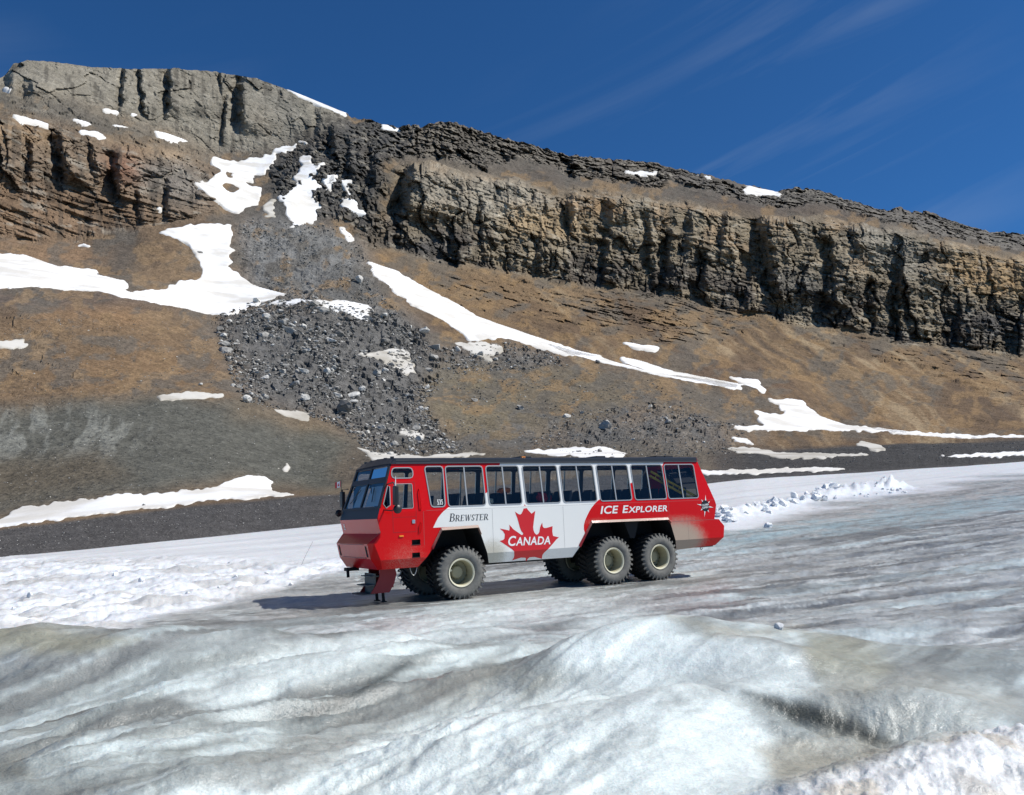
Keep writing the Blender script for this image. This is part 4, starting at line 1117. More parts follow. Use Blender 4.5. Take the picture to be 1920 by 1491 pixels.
def tyre_mat():
    m = mat('tyre_rubber', (0.03, 0.03, 0.03), 0.85)
    b = m.node_tree.nodes['Principled BSDF']
    tcn = N(m, 'ShaderNodeTexCoord'); sx = N(m, 'ShaderNodeSeparateXYZ'); L(m, tcn.outputs['Object'], sx.inputs[0])
    nz = N(m, 'ShaderNodeTexNoise', Scale=7.0, Detail=6.0, Roughness=0.7); L(m, tcn.outputs['Object'], nz.inputs['Vector'])
    # dried mud sits on the sidewall (outer face), not on the tread
    ab = N(m, 'ShaderNodeMath', operation='ABSOLUTE'); L(m, sx.outputs['Y'], ab.inputs[0])
    mr = N(m, 'ShaderNodeMapRange'); mr.inputs['From Min'].default_value = 0.42; mr.inputs['From Max'].default_value = 0.50
    L(m, ab.outputs[0], mr.inputs['Value'])
    mu = N(m, 'ShaderNodeMath', operation='MULTIPLY'); L(m, mr.outputs['Result'], mu.inputs[0])
    m2 = N(m, 'ShaderNodeMapRange'); m2.inputs['From Min'].default_value = 0.25; m2.inputs['From Max'].default_value = 0.6; m2.inputs['To Min'].default_value = 0.55
    L(m, nz.outputs['Fac'], m2.inputs['Value']); L(m, m2.outputs['Result'], mu.inputs[1])
    cr = N(m, 'ShaderNodeMixRGB'); cr.inputs['Color1'].default_value = (0.022, 0.022, 0.022, 1); cr.inputs['Color2'].default_value = (0.185, 0.18, 0.16, 1)
    L(m, mu.outputs[0], cr.inputs['Fac']); L(m, cr.outputs['Color'], b.inputs['Base Color'])
    return m
M['tyre'] = tyre_mat()

def glass_mat(name, tintc, gloss=0.06):
    m = bpy.data.materials.new(name); m.use_nodes = True
    t = m.node_tree; t.nodes.clear()
    out = t.nodes.new('ShaderNodeOutputMaterial'); tr = t.nodes.new('ShaderNodeBsdfTransparent'); gl = t.nodes.new('ShaderNodeBsdfGlossy')
    tr.inputs['Color'].default_value = (*tintc, 1); gl.inputs['Roughness'].default_value = 0.02
    lw = t.nodes.new('ShaderNodeFresnel'); lw.inputs['IOR'].default_value = 1.5
    ad = t.nodes.new('ShaderNodeMath'); ad.operation = 'ADD'; ad.inputs[1].default_value = gloss
    mixs = t.nodes.new('ShaderNodeMixShader')
    t.links.new(lw.outputs[0], ad.inputs[0]); t.links.new(ad.outputs[0], mixs.inputs[0])
    t.links.new(tr.outputs[0], mixs.inputs[1]); t.links.new(gl.outputs[0], mixs.inputs[2]); t.links.new(mixs.outputs[0], out.inputs[0])
    return m
M['glass'] = glass_mat('tinted_window_glass', (0.95, 0.97, 0.96), 0.0)
M['shield'] = glass_mat('windscreen_glass', (0.90, 0.92, 0.92), 0.03)

BW = 3.40
BELT, CREASE = 2.78, 1.38
TAU = math.tan(rad(8))
def yn(z):
    return (z - BELT) * TAU if z > BELT else ((CREASE - z) * 0.42 if z < CREASE else 0.0)
FRONT = [(2.16, -2.70), (2.60, -2.81), (2.78, -2.75), (3.59, -2.47), (4.24, -2.26), (4.40, -2.10), (4.47, -1.85)]
def xf(z): return float(np.interp(z, [p[0] for p in FRONT], [p[1] for p in FRONT]))

class MB:
    def __init__(s): s.v = []; s.f = []; s.m = []
    def face(s, pts, mi=0):
        b = len(s.v); s.v += [tuple(p) for p in pts]; s.f.append(tuple(range(b, b + len(pts)))); s.m.append(mi)
    def box(s, x0, x1, y0, y1, z0, z1, mi=0):
        b = len(s.v)
        s.v += [(x, y, z) for z in (z0, z1) for y in (y0, y1) for x in (x0, x1)]
        for f in ((0, 2, 3, 1), (4, 5, 7, 6), (0, 1, 5, 4), (2, 6, 7, 3), (0, 4, 6, 2), (1, 3, 7, 5)):
            s.f.append(tuple(b + i for i in f)); s.m.append(mi)
    def hexa(s, p, mi=0):
        b = len(s.v); s.v += [tuple(q) for q in p]
        for f in ((0, 3, 2, 1), (4, 5, 6, 7), (0, 1, 5, 4), (1, 2, 6, 5), (2, 3, 7, 6), (3, 0, 4, 7)):
            s.f.append(tuple(b + i for i in f)); s.m.append(mi)
    def tube(s, pts, r, n=8, mi=0, taper=1.0):
        pts = [Vector(p) for p in pts]; rings = []
        for i, p in enumerate(pts):
            d = (pts[min(i + 1, len(pts) - 1)] - pts[max(i - 1, 0)]).normalized()
            a = d.orthogonal().normalized(); c = d.cross(a)
            rr = r * (1 + (taper - 1) * i / max(1, len(pts) - 1))
            b = len(s.v)
            for k in range(n):
                t = 2 * math.pi * k / n
                s.v.append(tuple(p + a * rr * math.cos(t) + c * rr * math.sin(t)))
            rings.append(b)
        for i in range(len(rings) - 1):
            for k in range(n):
                s.f.append((rings[i] + k, rings[i] + (k + 1) % n, rings[i + 1] + (k + 1) % n, rings[i + 1] + k)); s.m.append(mi)
        s.f.append(tuple(rings[0] + k for k in range(n))[::-1]); s.m.append(mi)
        s.f.append(tuple(rings[-1] + k for k in range(n))); s.m.append(mi)
    def lathe(s, prof, n=48, mi=0, cz=0.0):
        """prof: (radius, y) revolved about the y axis"""
        b = len(s.v)
        for (r, y) in prof:
            for k in range(n):
                t = 2 * math.pi * k / n
                s.v.append((r * math.cos(t), y, r * math.sin(t) + cz))
        for i in range(len(prof) - 1):
            for k in range(n):
                s.f.append((b + i * n + k, b + i * n + (k + 1) % n, b + (i + 1) * n + (k + 1) % n, b + (i + 1) * n + k)); s.m.append(mi)
    def sheet(s, outer, holes=(), y=None, far=False, mi=0, dy=0.0):
        """flat polygon with holes in (x, z), carried onto the side of the bus"""
        loops = [[Vector((p[0], p[1], 0)) for p in l] for l in [outer] + list(holes)]
        flat = [p for l in loops for p in l]
        b = len(s.v)
        for p in flat:
            yy = (yn(p.y) if y is None else y) + dy
            s.v.append((p.x, BW - yy if far else yy, p.y))
        for t in tessellate_polygon(loops):
            s.f.append((b + t[0], b + t[1], b + t[2])); s.m.append(mi)
    def prism(s, poly, y0, y1, mi=0):
        """(x, z) outline extruded from y0 to y1"""
        b = len(s.v); n = len(poly)
        s.v += [(p[0], y0, p[1]) for p in poly] + [(p[0], y1, p[1]) for p in poly]
        s.f.append(tuple(range(b, b + n))); s.m.append(mi)
        s.f.append(tuple(range(b + 2 * n - 1, b + n - 1, -1))); s.m.append(mi)
        for i in range(n):
            j = (i + 1) % n
            s.f.append((b + j, b + i, b + n + i, b + n + j)); s.m.append(mi)
    def build(s, name, mats, parent=None, smooth=False, bevel=0.0, fix=True):
        me = bpy.data.meshes.new(name)
        me.from_pydata(s.v, [], s.f)
        mats = mats if isinstance(mats, (list, tuple)) else [mats]
        for m in mats: me.materials.append(m)
        me.polygons.foreach_set('material_index', s.m)
        bm = bmesh.new(); bm.from_mesh(me)
        if fix:
            bmesh.ops.remove_doubles(bm, verts=bm.verts, dist=1e-5)
            bmesh.ops.recalc_face_normals(bm, faces=bm.faces)
        if bevel:
            bmesh.ops.bevel(bm, geom=[e for e in bm.edges if len(e.link_faces) == 2 and e.calc_face_angle(0) > 0.5], offset=bevel, segments=2, profile=0.6, affect='EDGES', clamp_overlap=True)
        bm.to_mesh(me); bm.free()
        if smooth:
            me.polygons.foreach_set('use_smooth', [True] * len(me.polygons))
            try: me.set_sharp_from_angle(angle=rad(38))
            except Exception: pass
        o = bpy.data.objects.new(name, me); col.objects.link(o)
        if parent is not None: o.parent = parent
        return o

bus = bpy.data.objects.new('tour_bus', None); col.objects.link(bus)
BM_ = Matrix((( b_ax[0], b_lat[0], b_up[0], b_org[0]), (b_ax[1], b_lat[1], b_up[1], b_org[1]), (b_ax[2], b_lat[2], b_up[2], b_org[2]), (0, 0, 0, 1)))
bus.matrix_world = BM_
tag(bus, 'big red and white six-wheeled glacier bus with a red maple leaf, parked on the ice', 'bus')

# window openings (x0 top, x1 top, x0 bottom, x1 bottom, z bottom, z top)
def opening(x0t, x1t, x0b, x1b, z0, z1, c=0.07):
    q = [(x0b, z0), (x1b, z0), (x1t, z1), (x0t, z1)]
    out = []
    for i in range(4):
        a, p, b = Vector(q[i - 1]), Vector(q[i]), Vector(q[(i + 1) % 4])
        u = (a - p).normalized() * c; w = (b - p).normalized() * c
        out += [tuple(p + u), tuple(p + u * 0.3 + w * 0.3), tuple(p + w)]
    return out
WZ0, WZ1 = 2.91, 4.14
WINS = [(-1.13, -0.54, -1.01, -0.57)] + [(a, b, a, b) for a, b in ((-0.42, 0.87), (1.03, 2.23), (2.41, 3.74), (3.89, 5.25), (5.43, 6.77), (6.95, 8.37), (8.50, 9.91))]
OPEN = [opening(w[0], w[1], w[2], w[3], WZ0, WZ1) for w in WINS]
VENT = opening(-2.22, -1.57, -2.25, -1.57, 3.82, 4.11, 0.09)
DOORWIN = opening(-2.19, -1.62, -2.21, -1.64, 2.89, 3.62, 0.03)
TRI = [(-2.50, 2.92), (-2.38, 3.0), (-2.36, 3.55), (-2.40, 3.58), (-2.575, 3.03)]
DOORGAP = None

UPPER = [(-2.75, BELT), (10.71, BELT), (10.17, 4.24), (-2.26, 4.24), (-2.47, 3.59)]
LOWER = [(-2.75, BELT), (-2.81, 2.60), (-2.70, 2.18), (-2.92, 1.89), (-2.72, CREASE), (-1.23, CREASE), (-1.03, 1.62), (-0.72, 2.18), (0.57, 2.21), (0.66, 1.99), (0.87, CREASE),
         (4.42, CREASE), (4.96, 2.17), (8.36, 2.15), (8.47, 2.03), (8.66, CREASE), (11.03, CREASE), (11.10, 1.80), (10.85, 2.06), (10.63, 2.08), (10.77, 2.60), (10.71, BELT)]
SKIRTS = [[(-2.72, CREASE), (-2.63, 1.10), (-1.48, 1.10), (-1.23, CREASE)], [(0.87, CREASE), (0.98, 1.06), (4.20, 1.05), (4.42, CREASE)], [(8.66, CREASE), (8.78, 1.03), (10.67, 1.10), (11.03, CREASE)]]
SLOTS = [[(-1.71, 1.79), (-1.43, 1.79), (-1.43, 1.93), (-1.71, 1.93)], [(-1.71, 1.41), (-1.45, 1.41), (-1.45, 1.54), (-1.71, 1.54)]]
WHITE_POLY = [(-0.99, 2.26), (-0.90, 2.42), (-0.82, 2.55), (-0.72, 2.66), (-0.62, 2.75), (-0.44, 2.87), (0.20, 3.02), (0.95, 3.28), (1.25, 3.55), (1.6, 4.30), (8.55, 4.30), (8.43, 4.12), (6.86, 3.50), (5.9, 3.15), (5.3, 2.92), (5.14, 2.81), (4.99, 2.67), (4.88, 2.54), (4.78, 2.39), (4.70, 2.26), (4.64, 2.10), (4.63, 1.95), (4.66, 1.85), (4.60, 0.8), (0.2, 0.8), (0.2, 2.26)]

bs = MB()
for far in (False, True):
    bs.sheet(UPPER, OPEN + [VENT, DOORWIN, TRI], far=far)
    bs.sheet(LOWER, SLOTS, far=far)
    for sk in SKIRTS: bs.sheet(sk, far=far)
bm = bmesh.new()
me = bpy.data.meshes.new('body_shell'); me.from_pydata(bs.v, [], bs.f); bm.from_mesh(me)
bmesh.ops.remove_doubles(bm, verts=bm.verts, dist=1e-5)
for i in range(len(WHITE_POLY)):
    a, b = WHITE_POLY[i], WHITE_POLY[(i + 1) % len(WHITE_POLY)]
    d = Vector((b[0] - a[0], 0, b[1] - a[1]))
    lo, hi = min(a[0], b[0]) - 0.9, max(a[0], b[0]) + 0.9
    fs_ = [f for f in bm.faces if any(True for v in f.verts if lo <= v.co.x <= hi) or (min(v.co.x for v in f.verts) < lo and max(v.co.x for v in f.verts) > hi)]
    es_ = list({e for f in fs_ for e in f.edges}); vs_ = list({v for f in fs_ for v in f.verts})
    bmesh.ops.bisect_plane(bm, geom=vs_ + es_ + fs_, plane_co=(a[0], 0, a[1]), plane_no=d.cross(Vector((0, 1, 0))).normalized(), dist=1e-5)
cen = np.array([f.calc_center_median()[:] for f in bm.faces])
isw = inpoly(cen[:, 0], cen[:, 2], WHITE_POLY)
for f, w in zip(bm.faces, isw):
    f.material_index = 1 if w else 0
bmesh.ops.recalc_face_normals(bm, faces=bm.faces)
bm.to_mesh(me); bm.free()
me.materials.append(M['red']); me.materials.append(M['white'])
shell = bpy.data.objects.new('body_side', me); col.objects.link(shell); shell.parent = bus

# ends of the body, floor, bulkheads
b = MB()
def across(za, zb_, mi=0, x_off=0.0, fx=xf):
    b.face([(fx(za) + x_off, yn(za), za), (fx(za) + x_off, BW - yn(za), za), (fx(zb_) + x_off, BW - yn(zb_), zb_), (fx(zb_) + x_off, yn(zb_), zb_)], mi)
across(2.16, 2.60, 0)
b.build('hood', M['red'], bus)
b = MB(); across(2.60, 2.78); across(2.78, 2.93); b.build('dash_panel', M['black'], bus)
b = MB()
rp = [(10.85, 2.06), (10.63, 2.08), (10.77, 2.60), (10.71, BELT), (10.17, 4.24)]
for i in range(len(rp) - 1):
    (xa, za), (xb, zb_) = rp[i], rp[i + 1]
    if i == 3:
        for (t0, t1, u0, u1) in ((0, 1, 0, 0.18), (0, 0.12, 0.18, 0.82), (0.88, 1, 0.18, 0.82), (0, 1, 0.82, 1)):
            def pt(t, u):
                z = za + (zb_ - za) * t; return (xa + (xb - xa) * t, yn(z) + (BW - 2 * yn(z)) * u, z)
            b.face([pt(t0, u0), pt(t0, u1), pt(t1, u1), pt(t1, u0)])
    else:
        b.face([(xa, yn(za), za), (xa, BW - yn(za), za), (xb, BW - yn(zb_), zb_), (xb, yn(zb_), zb_)])
b.build('rear_panel', M['red'], bus)
b = MB(); t0, t1 = 0.12, 0.88
b.face([(10.71 - 0.54 * t, yn(2.78 + 1.46 * t) + (BW - 2 * yn(2.78 + 1.46 * t)) * u, 2.78 + 1.46 * t) for t, u in ((t0, .18), (t0, .82), (t1, .82), (t1, .18))])
b.build('rear_window', M['glass'], bus)
def bumper(pro, side_prof, name, inset=0.28):
    b = MB(); n = len(pro)
    S = [[(p[0], yn(p[1]), p[1]) for p in side_prof], [(p[0], inset, p[1]) for p in pro], [(p[0], BW - inset, p[1]) for p in pro], [(p[0], BW - yn(p[1]), p[1]) for p in side_prof]]
    for k in range(3):
        for i in range(n - 1):
            b.face([S[k][i], S[k][i + 1], S[k + 1][i + 1], S[k + 1][i]])
    return b.build(name, M['red'], bus)
bp_f = bumper([(-2.69, 2.17), (-3.03, 1.87), (-2.93, 1.42), (-2.70, 1.09)], [(-2.70, 2.18), (-2.92, 1.89), (-2.72, CREASE), (-2.63, 1.10)], 'front_bumper')
bumper([(10.84, 2.06), (11.2, 1.80), (11.12, CREASE), (10.70, 1.09)], [(10.85, 2.06), (11.10, 1.80), (11.03, CREASE), (10.67, 1.10)], 'rear_bumper')
for yc in (0.48, BW - 0.48):
    b = MB()
    def fp(z, off): t = (1.87 - z) / 0.45; return (-3.03 + 0.10 * t - off, z)
    for (za, zb_) in ((1.80, 1.47),):
        xa, _ = fp(za, 0.006); xb, _ = fp(zb_, 0.006)
        b.face([(xa, yc - 0.06, za), (xa, yc + 0.06, za), (xb, yc + 0.06, zb_), (xb, yc - 0.06, zb_)])
    b.build('slot', M['chassis'], bp_f)
b = MB()
for z_, x_ in ((1.845, -3.031), (1.44, -2.942)):
    b.box(x_ - 0.006, x_ + 0.02, 0.62, BW - 0.62, z_ - 0.012, z_ + 0.012)
b.build('panel_rib', M['darkred'], bp_f)

# inside
b = MB()
b.box(-2.55, 10.4, 0.10, BW - 0.10, 2.20, 2.26)
b.build('floor', M['liner'], bus)
b = MB()
for far in (False, True):
    b.sheet([(-2.70, 2.26), (10.6, 2.26), (10.12, 4.22), (-2.22, 4.22), (-2.44, 3.59), (-2.68, 2.8)], [opening(w[0], w[1], w[2], w[3], WZ0, WZ1) for w in WINS] + [VENT, DOORWIN, TRI], far=far, dy=0.05)
b.build('inner_lining', M['liner'], bus)
b = MB()
b.box(-2.0, 10.1, 0.28, BW - 0.28, 4.235, 4.26)
b.build('ceiling', M['liner'], bus)
for k in range(12):
    b = MB(); x = -0.55 + k * 0.86
    for (ya, yb) in ((0.16, 1.28), (BW - 1.28, BW - 0.16)):
        for (a0, a1) in ((ya, (ya + yb) / 2 - 0.02), ((ya + yb) / 2 + 0.02, yb)):
            b.hexa([(x, a0, 2.62), (x + 0.45, a0, 2.62), (x + 0.45, a1, 2.62), (x, a1, 2.62), (x, a0, 2.74), (x + 0.45, a0, 2.72), (x + 0.45, a1, 2.72), (x, a1, 2.74)])
            b.hexa([(x + 0.40, a0, 2.70), (x + 0.52, a0, 2.70), (x + 0.52, a1, 2.70), (x + 0.40, a1, 2.70), (x + 0.54, a0 + 0.05, 3.30), (x + 0.63, a0 + 0.05, 3.30), (x + 0.63, a1 - 0.05, 3.30), (x + 0.54, a1 - 0.05, 3.30)])
        b.box(x + 0.1, x + 0.4, ya + 0.1, yb - 0.1, 2.26, 2.62)
    b.build('seat_row', M['seat'], bus, bevel=0.025)
b = MB()
b.hexa([(-1.7, 0.45, 2.26), (-1.2, 0.45, 2.26), (-1.2, 0.98, 2.26), (-1.7, 0.98, 2.26), (-1.7, 0.45, 2.75), (-1.2, 0.45, 2.72), (-1.2, 0.98, 2.72), (-1.7, 0.98, 2.75)])
b.hexa([(-1.28, 0.45, 2.72), (-1.15, 0.45, 2.72), (-1.15, 0.98, 2.72), (-1.28, 0.98, 2.72), (-1.15, 0.50, 3.45), (-1.05, 0.50, 3.45), (-1.05, 0.93, 3.45), (-1.15, 0.93, 3.45)])
b.build('driver_seat', M['seat'], bus, bevel=0.04)
b = MB(); cpt = Vector((-2.15, 0.72, 3.02))
b.tube([cpt + Vector((0.10 * math.sin(t), 0.24 * math.cos(t), 0.20 * math.sin(t))) for t in np.linspace(0, 6.2832, 25)], 0.018, 6)
b.tube([(-2.15, 0.72, 3.02), (-2.42, 0.72, 2.7)], 0.025, 6)
b.build('steering_wheel', M['black'], bus, smooth=True)
b = MB(); b.box(-2.62, -2.25, 0.2, BW - 0.2, 2.5, 2.86); b.build('dashboard', M['liner'], bus, bevel=0.03)

# windows: aluminium frame, pane, mullion
def ring_frame(loop, w, t, far, name, parent, y_off=0.0):
    cx_ = sum(p[0] for p in loop) / len(loop); cz_ = sum(p[1] for p in loop) / len(loop)
    n = len(loop); b = MB()
    outer = []
    for i, p in enumerate(loop):
        a, c = Vector(loop[i - 1]), Vector(loop[(i + 1) % n]); d = (c - a).normalized(); nn = Vector((d.y, -d.x))
        if nn.dot(Vector(p) - Vector((cx_, cz_))) < 0: nn = -nn
        outer.append((p[0] + nn.x * w, p[1] + nn.y * w))
    def P3(p, dy):
        y = yn(p[1]) + dy; return (p[0], BW - y if far else y, p[1])
    for i in range(n):
        j = (i + 1) % n
        b.face([P3(loop[i], -t), P3(loop[j], -t), P3(outer[j], -t), P3(outer[i], -t)])
        b.face([P3(outer[i], -t), P3(outer[j], -t), P3(outer[j], 0.002), P3(outer[i], 0.002)])
        b.face([P3(loop[i], -t), P3(loop[i], 0.04), P3(loop[j], 0.04), P3(loop[j], -t)])
    return b.build(name, M['alu'], parent)

for far in (False, True):
    for k, (w, lp) in enumerate(zip(WINS, OPEN)):
        b = MB(); b.sheet(lp, far=far, dy=0.025)
        pane = b.build('window', M['glass'], bus)
        ring_frame(lp, 0.035, 0.014, far, 'window_frame', pane)
        if k:
            mxp = w[0] + (w[1] - w[0]) * (0.5 if k < 7 else 0.49)
            b = MB()
            for z0_, z1_ in ((WZ0, WZ1),):
                pts = []
                for z in (z0_, z1_):
                    for (dx, dy) in ((-0.022, -0.004), (0.022, -0.004), (0.022, 0.03), (-0.022, 0.03)):
                        y = yn(z) + dy; pts.append((mxp + dx, BW - y if far else y, z))
                b.hexa(pts)
            b.build('mullion', M['alu'], pane)
    b = MB(); b.sheet(VENT, far=far, dy=0.025); pane = b.build('vent_window', M['glass'], bus); ring_frame(VENT, 0.03, 0.012, far, 'window_frame', pane)
    b = MB(); b.sheet(TRI, far=far, dy=0.025); pane = b.build('quarter_window', M['glass'], bus); ring_frame(TRI, 0.025, 0.012, far, 'window_frame', pane)
    # cab door: panel lines, its window, handle
    b = MB()
    out = [(-2.30, 2.17), (-1.56, 2.17), (-1.54, BELT), (-1.53, 3.68), (-2.27, 3.68), (-2.31, BELT)]
    def strip(a, c, w=0.012):
        d = (Vector(c) - Vector(a)).normalized(); nn = Vector((-d.y, d.x)) * w / 2
        q = [(a[0] + nn.x, a[1] + nn.y), (c[0] + nn.x, c[1] + nn.y), (c[0] - nn.x, c[1] - nn.y), (a[0] - nn.x, a[1] - nn.y)]
        b.face([(p[0], (BW - (yn(p[1]) - 0.003)) if far else yn(p[1]) - 0.003, p[1]) for p in q])
    for i in range(len(out)): strip(out[i], out[(i + 1) % len(out)])
    strip((-2.30, 2.62), (-1.55, 2.62), 0.008)
    door = b.build('door', M['darkred'], bus)
    b = MB(); b.sheet(DOORWIN, far=far, dy=0.025); b.build('door_window', M['glass'], door)
    ring_frame(DOORWIN, 0.018, 0.008, far, 'door_window_frame', door)
    b = MB(); yy = -0.02 if not far else BW
    b.box(-1.69, -1.59, yy, yy + 0.02, 2.42, 2.53); b.build('door_handle', M['chrome'], door, bevel=0.008)
b = MB()
b.tube([(-1.40, yn(3.45) + 0.0, 3.47), (-1.40, yn(3.40) - 0.05, 3.40), (-1.39, yn(2.9) - 0.05, 2.88), (-1.39, yn(2.8), 2.80)], 0.014, 6)
b.build('grab_rail', M['red'], bus, smooth=True)
b = MB()
b.tube([(-1.40, 0.0, 2.45), (-1.40, -0.05, 2.41), (-1.41, -0.05, 2.19), (-1.41, 0.0, 2.15)], 0.014, 6)
b.build('grab_rail', M['red'], bus, smooth=True)

# windscreen: two tall panes below, two short above, black frame
def fpt(z, u, off=0.0):
    return (xf(z) - off, yn(z) + (BW - 2 * yn(z)) * u, z)
fr = MB()
def fbar(z0_, z1_, u0, u1, t=0.03):
    fr.hexa([fpt(z0_, u0, t), fpt(z0_, u0, -0.03), fpt(z0_, u1, -0.03), fpt(z0_, u1, t), fpt(z1_, u0, t), fpt(z1_, u0, -0.03), fpt(z1_, u1, -0.03), fpt(z1_, u1, t)])
for (u0, u1) in ((0.0, 0.045), (0.482, 0.518), (0.955, 1.0)):
    fbar(2.93, 3.59, u0, u1); fbar(3.59, 4.24, u0, u1)
fbar(3.70, 3.86, 0.045, 0.482, 0.028); fbar(3.70, 3.86, 0.518, 0.955, 0.028)
fbar(2.90, 2.97, 0.0, 1.0, 0.026)
fbar(4.18, 4.26, 0.0, 1.0, 0.034)
wf = fr.build('windscreen_frame', M['black'], bus, bevel=0.006)
for (u0, u1) in ((0.045, 0.482), (0.518, 0.955)):
    b = MB(); b.face([fpt(2.97, u0), fpt(2.97, u1), fpt(3.59, u1), fpt(3.59, u0)]); b.face([fpt(3.59, u0), fpt(3.59, u1), fpt(3.70, u1), fpt(3.70, u0)])
    b.build('windscreen', M['shield'], bus)
    b = MB(); b.face([fpt(3.86, u0), fpt(3.86, u1), fpt(4.18, u1), fpt(4.18, u0)]); b.build('upper_windscreen', M['shield'], bus)
for (u0, u1, z0_, z1_) in ((0.36, 0.20, 3.66, 3.12), (0.62, 0.80, 3.66, 3.12)):
    b = MB()
    b.tube([fpt(z0_, u0, 0.03), fpt(z0_, u0, 0.07), fpt((z0_ + z1_) / 2, (u0 + u1) / 2, 0.05)], 0.012, 6)
    b.tube([fpt(z0_ - 0.12, (u0 * 0.7 + u1 * 0.3) - 0.05, 0.04), fpt(z1_, u1 + 0.02, 0.04)], 0.014, 6)
    b.build('wiper', M['black'], bus)

for (u0, u1, za, zb_) in ((0.05, 0.475, 2.99, 3.60), (0.525, 0.80, 2.99, 3.66)):  # pale sheets added behind the glass for the whitish look of the lower panes
    b = MB(); b.face([fpt(za, u0, -0.10), fpt(za, u1, -0.10), fpt(zb_, u1, -0.10), fpt(zb_, u0, -0.10)])
    b.build('pale_backing', mat('pale_backing_grey', (0.72, 0.74, 0.74), 0.8), bus)
# roof
b = MB()
def rsec(x, z_off=0.0):
    y0 = yn(4.24) - 0.035
    return [(x, y0, 4.235), (x, y0 + 0.01, 4.39 + z_off), (x, y0 + 0.10, 4.43 + z_off), (x, 0.9, 4.475 + z_off), (x, BW / 2, 4.50 + z_off), (x, BW - 0.9, 4.475 + z_off), (x, BW - y0 - 0.10, 4.43 + z_off), (x, BW - y0 - 0.01, 4.39 + z_off), (x, BW - y0, 4.235)]
secs = [rsec(x) for x in (-2.10, -1.0, 2.0, 5.0, 8.0, 10.12)]
front_s = [(xf(4.24) - 0.03, p[1], 4.235 + (p[2] - 4.235) * 0.12) for p in secs[0]]
for A, B2 in zip([front_s] + secs[:-1], secs):
    for i in range(len(A) - 1): b.face([A[i], A[i + 1], B2[i + 1], B2[i]])
b.face(secs[-1])
roof = b.build('roof', M['roof'], bus)
b = MB()
for yy in (yn(4.24) - 0.042, BW - yn(4.24) + 0.022):
    b.box(-2.1, -0.95, yy, yy + 0.02, 4.345, 4.365); b.box(-2.1, 10.1, yy, yy + 0.02, 4.255, 4.275)
b.build('gutter', M['alu'] if False else mat('gutter_grey', (0.10, 0.10, 0.10), 0.5), roof)
for x in (9.0, 9.45, 3.0, 6.2):
    b = MB(); b.box(x, x + 0.4, 1.2, 1.9, 4.485, 4.56); b.build('roof_hatch', M['black'], roof, bevel=0.02)
for y in (0.55, 1.1, 1.7, 2.3, 2.85):
    b = MB(); b.box(-2.12, -2.02, y - 0.05, y + 0.05, 4.40, 4.50); b.build('marker_light', M['black'], roof, bevel=0.015)
b = MB(); b.box(2.45, 2.60, 0.27, 0.35, 4.43, 4.47); b.build('marker_light', M['amber'], roof, bevel=0.01)
b = MB(); b.prism([(10.0, 4.40), (10.14, 4.40), (10.17, 4.26), (10.10, 4.26)], 0.20, 0.34); b.build('rear_light', M['redlens'], bus)

# wheel arches: lip outside, dark liner inside
ARCH_F = [(-1.48, 1.10), (-1.23, CREASE), (-1.03, 1.62), (-0.72, 2.18), (0.57, 2.21), (0.66, 1.99), (0.87, CREASE), (0.98, 1.06)]
ARCH_R = [(4.20, 1.05), (4.42, CREASE), (4.96, 2.17), (8.36, 2.15), (8.47, 2.03), (8.66, CREASE), (8.78, 1.03)]
for A, lipr in ((ARCH_F, (2, 5)), (ARCH_R, (1, 4))):
    b = MB()
    for far in (False, True):
        for i in range(len(A) - 1):
            q = []
            for (p, d) in ((A[i], 0), (A[i + 1], 0), (A[i + 1], 1.2), (A[i], 1.2)):
                y = yn(p[1]) if not d else d; q.append((p[0], BW - y if far else y, p[1]))
            b.face(q)
        b.sheet(A, y=1.22, far=far)
    b.build('arch_liner', M['chassis'], bus)
    b = MB(); lo, hi = lipr
    for i in range(lo, hi):
        (xa, za), (xb, zb_) = A[i], A[i + 1]
        up = 0.07
        b.hexa([(xa, -0.07, za - 0.01), (xb, -0.07, zb_ - 0.01), (xb, 0.05, zb_ - 0.01), (xa, 0.05, za - 0.01), (xa - (0.03 if i == lo else 0), -0.012, za + up), (xb + (0.0), -0.012, zb_ + up), (xb, 0.05, zb_ + up * 0.3), (xa, 0.05, za + up * 0.3)])
    b.build('arch_lip', M['trim'], bus)
for (i, sl) in enumerate(SLOTS):
    b = MB(); xa, xb, za, zb_ = sl[0][0], sl[1][0], sl[0][1], sl[2][1]
    b.face([(xa - .02, 0.12, za - .02), (xb + .02, 0.12, za - .02), (xb + .02, 0.12, zb_ + .02), (xa - .02, 0.12, zb_ + .02)])
    b.face([(xa, 0.0, za), (xb, 0.0, za), (xb, 0.12, za - .01), (xa, 0.12, za - .01)]); b.face([(xa, 0.0, zb_), (xb, 0.0, zb_), (xb, 0.12, zb_ + .01), (xa, 0.12, zb_ + .01)])
    b.face([(xa, 0.0, za), (xa, 0.0, zb_), (xa, 0.12, zb_), (xa, 0.12, za)]); b.face([(xb, 0.0, za), (xb, 0.0, zb_), (xb, 0.12, zb_), (xb, 0.12, za)])
    b.box(xa - 0.005, xb + 0.005, -0.012, 0.0, za - 0.02, za)
    b.build('foot_hole', M['chassis'], bus)
b = MB(); b.box(-2.12, -1.98, -0.025, 0.0, 2.03, 2.08); b.build('side_light', M['amber'], bus, bevel=0.01)

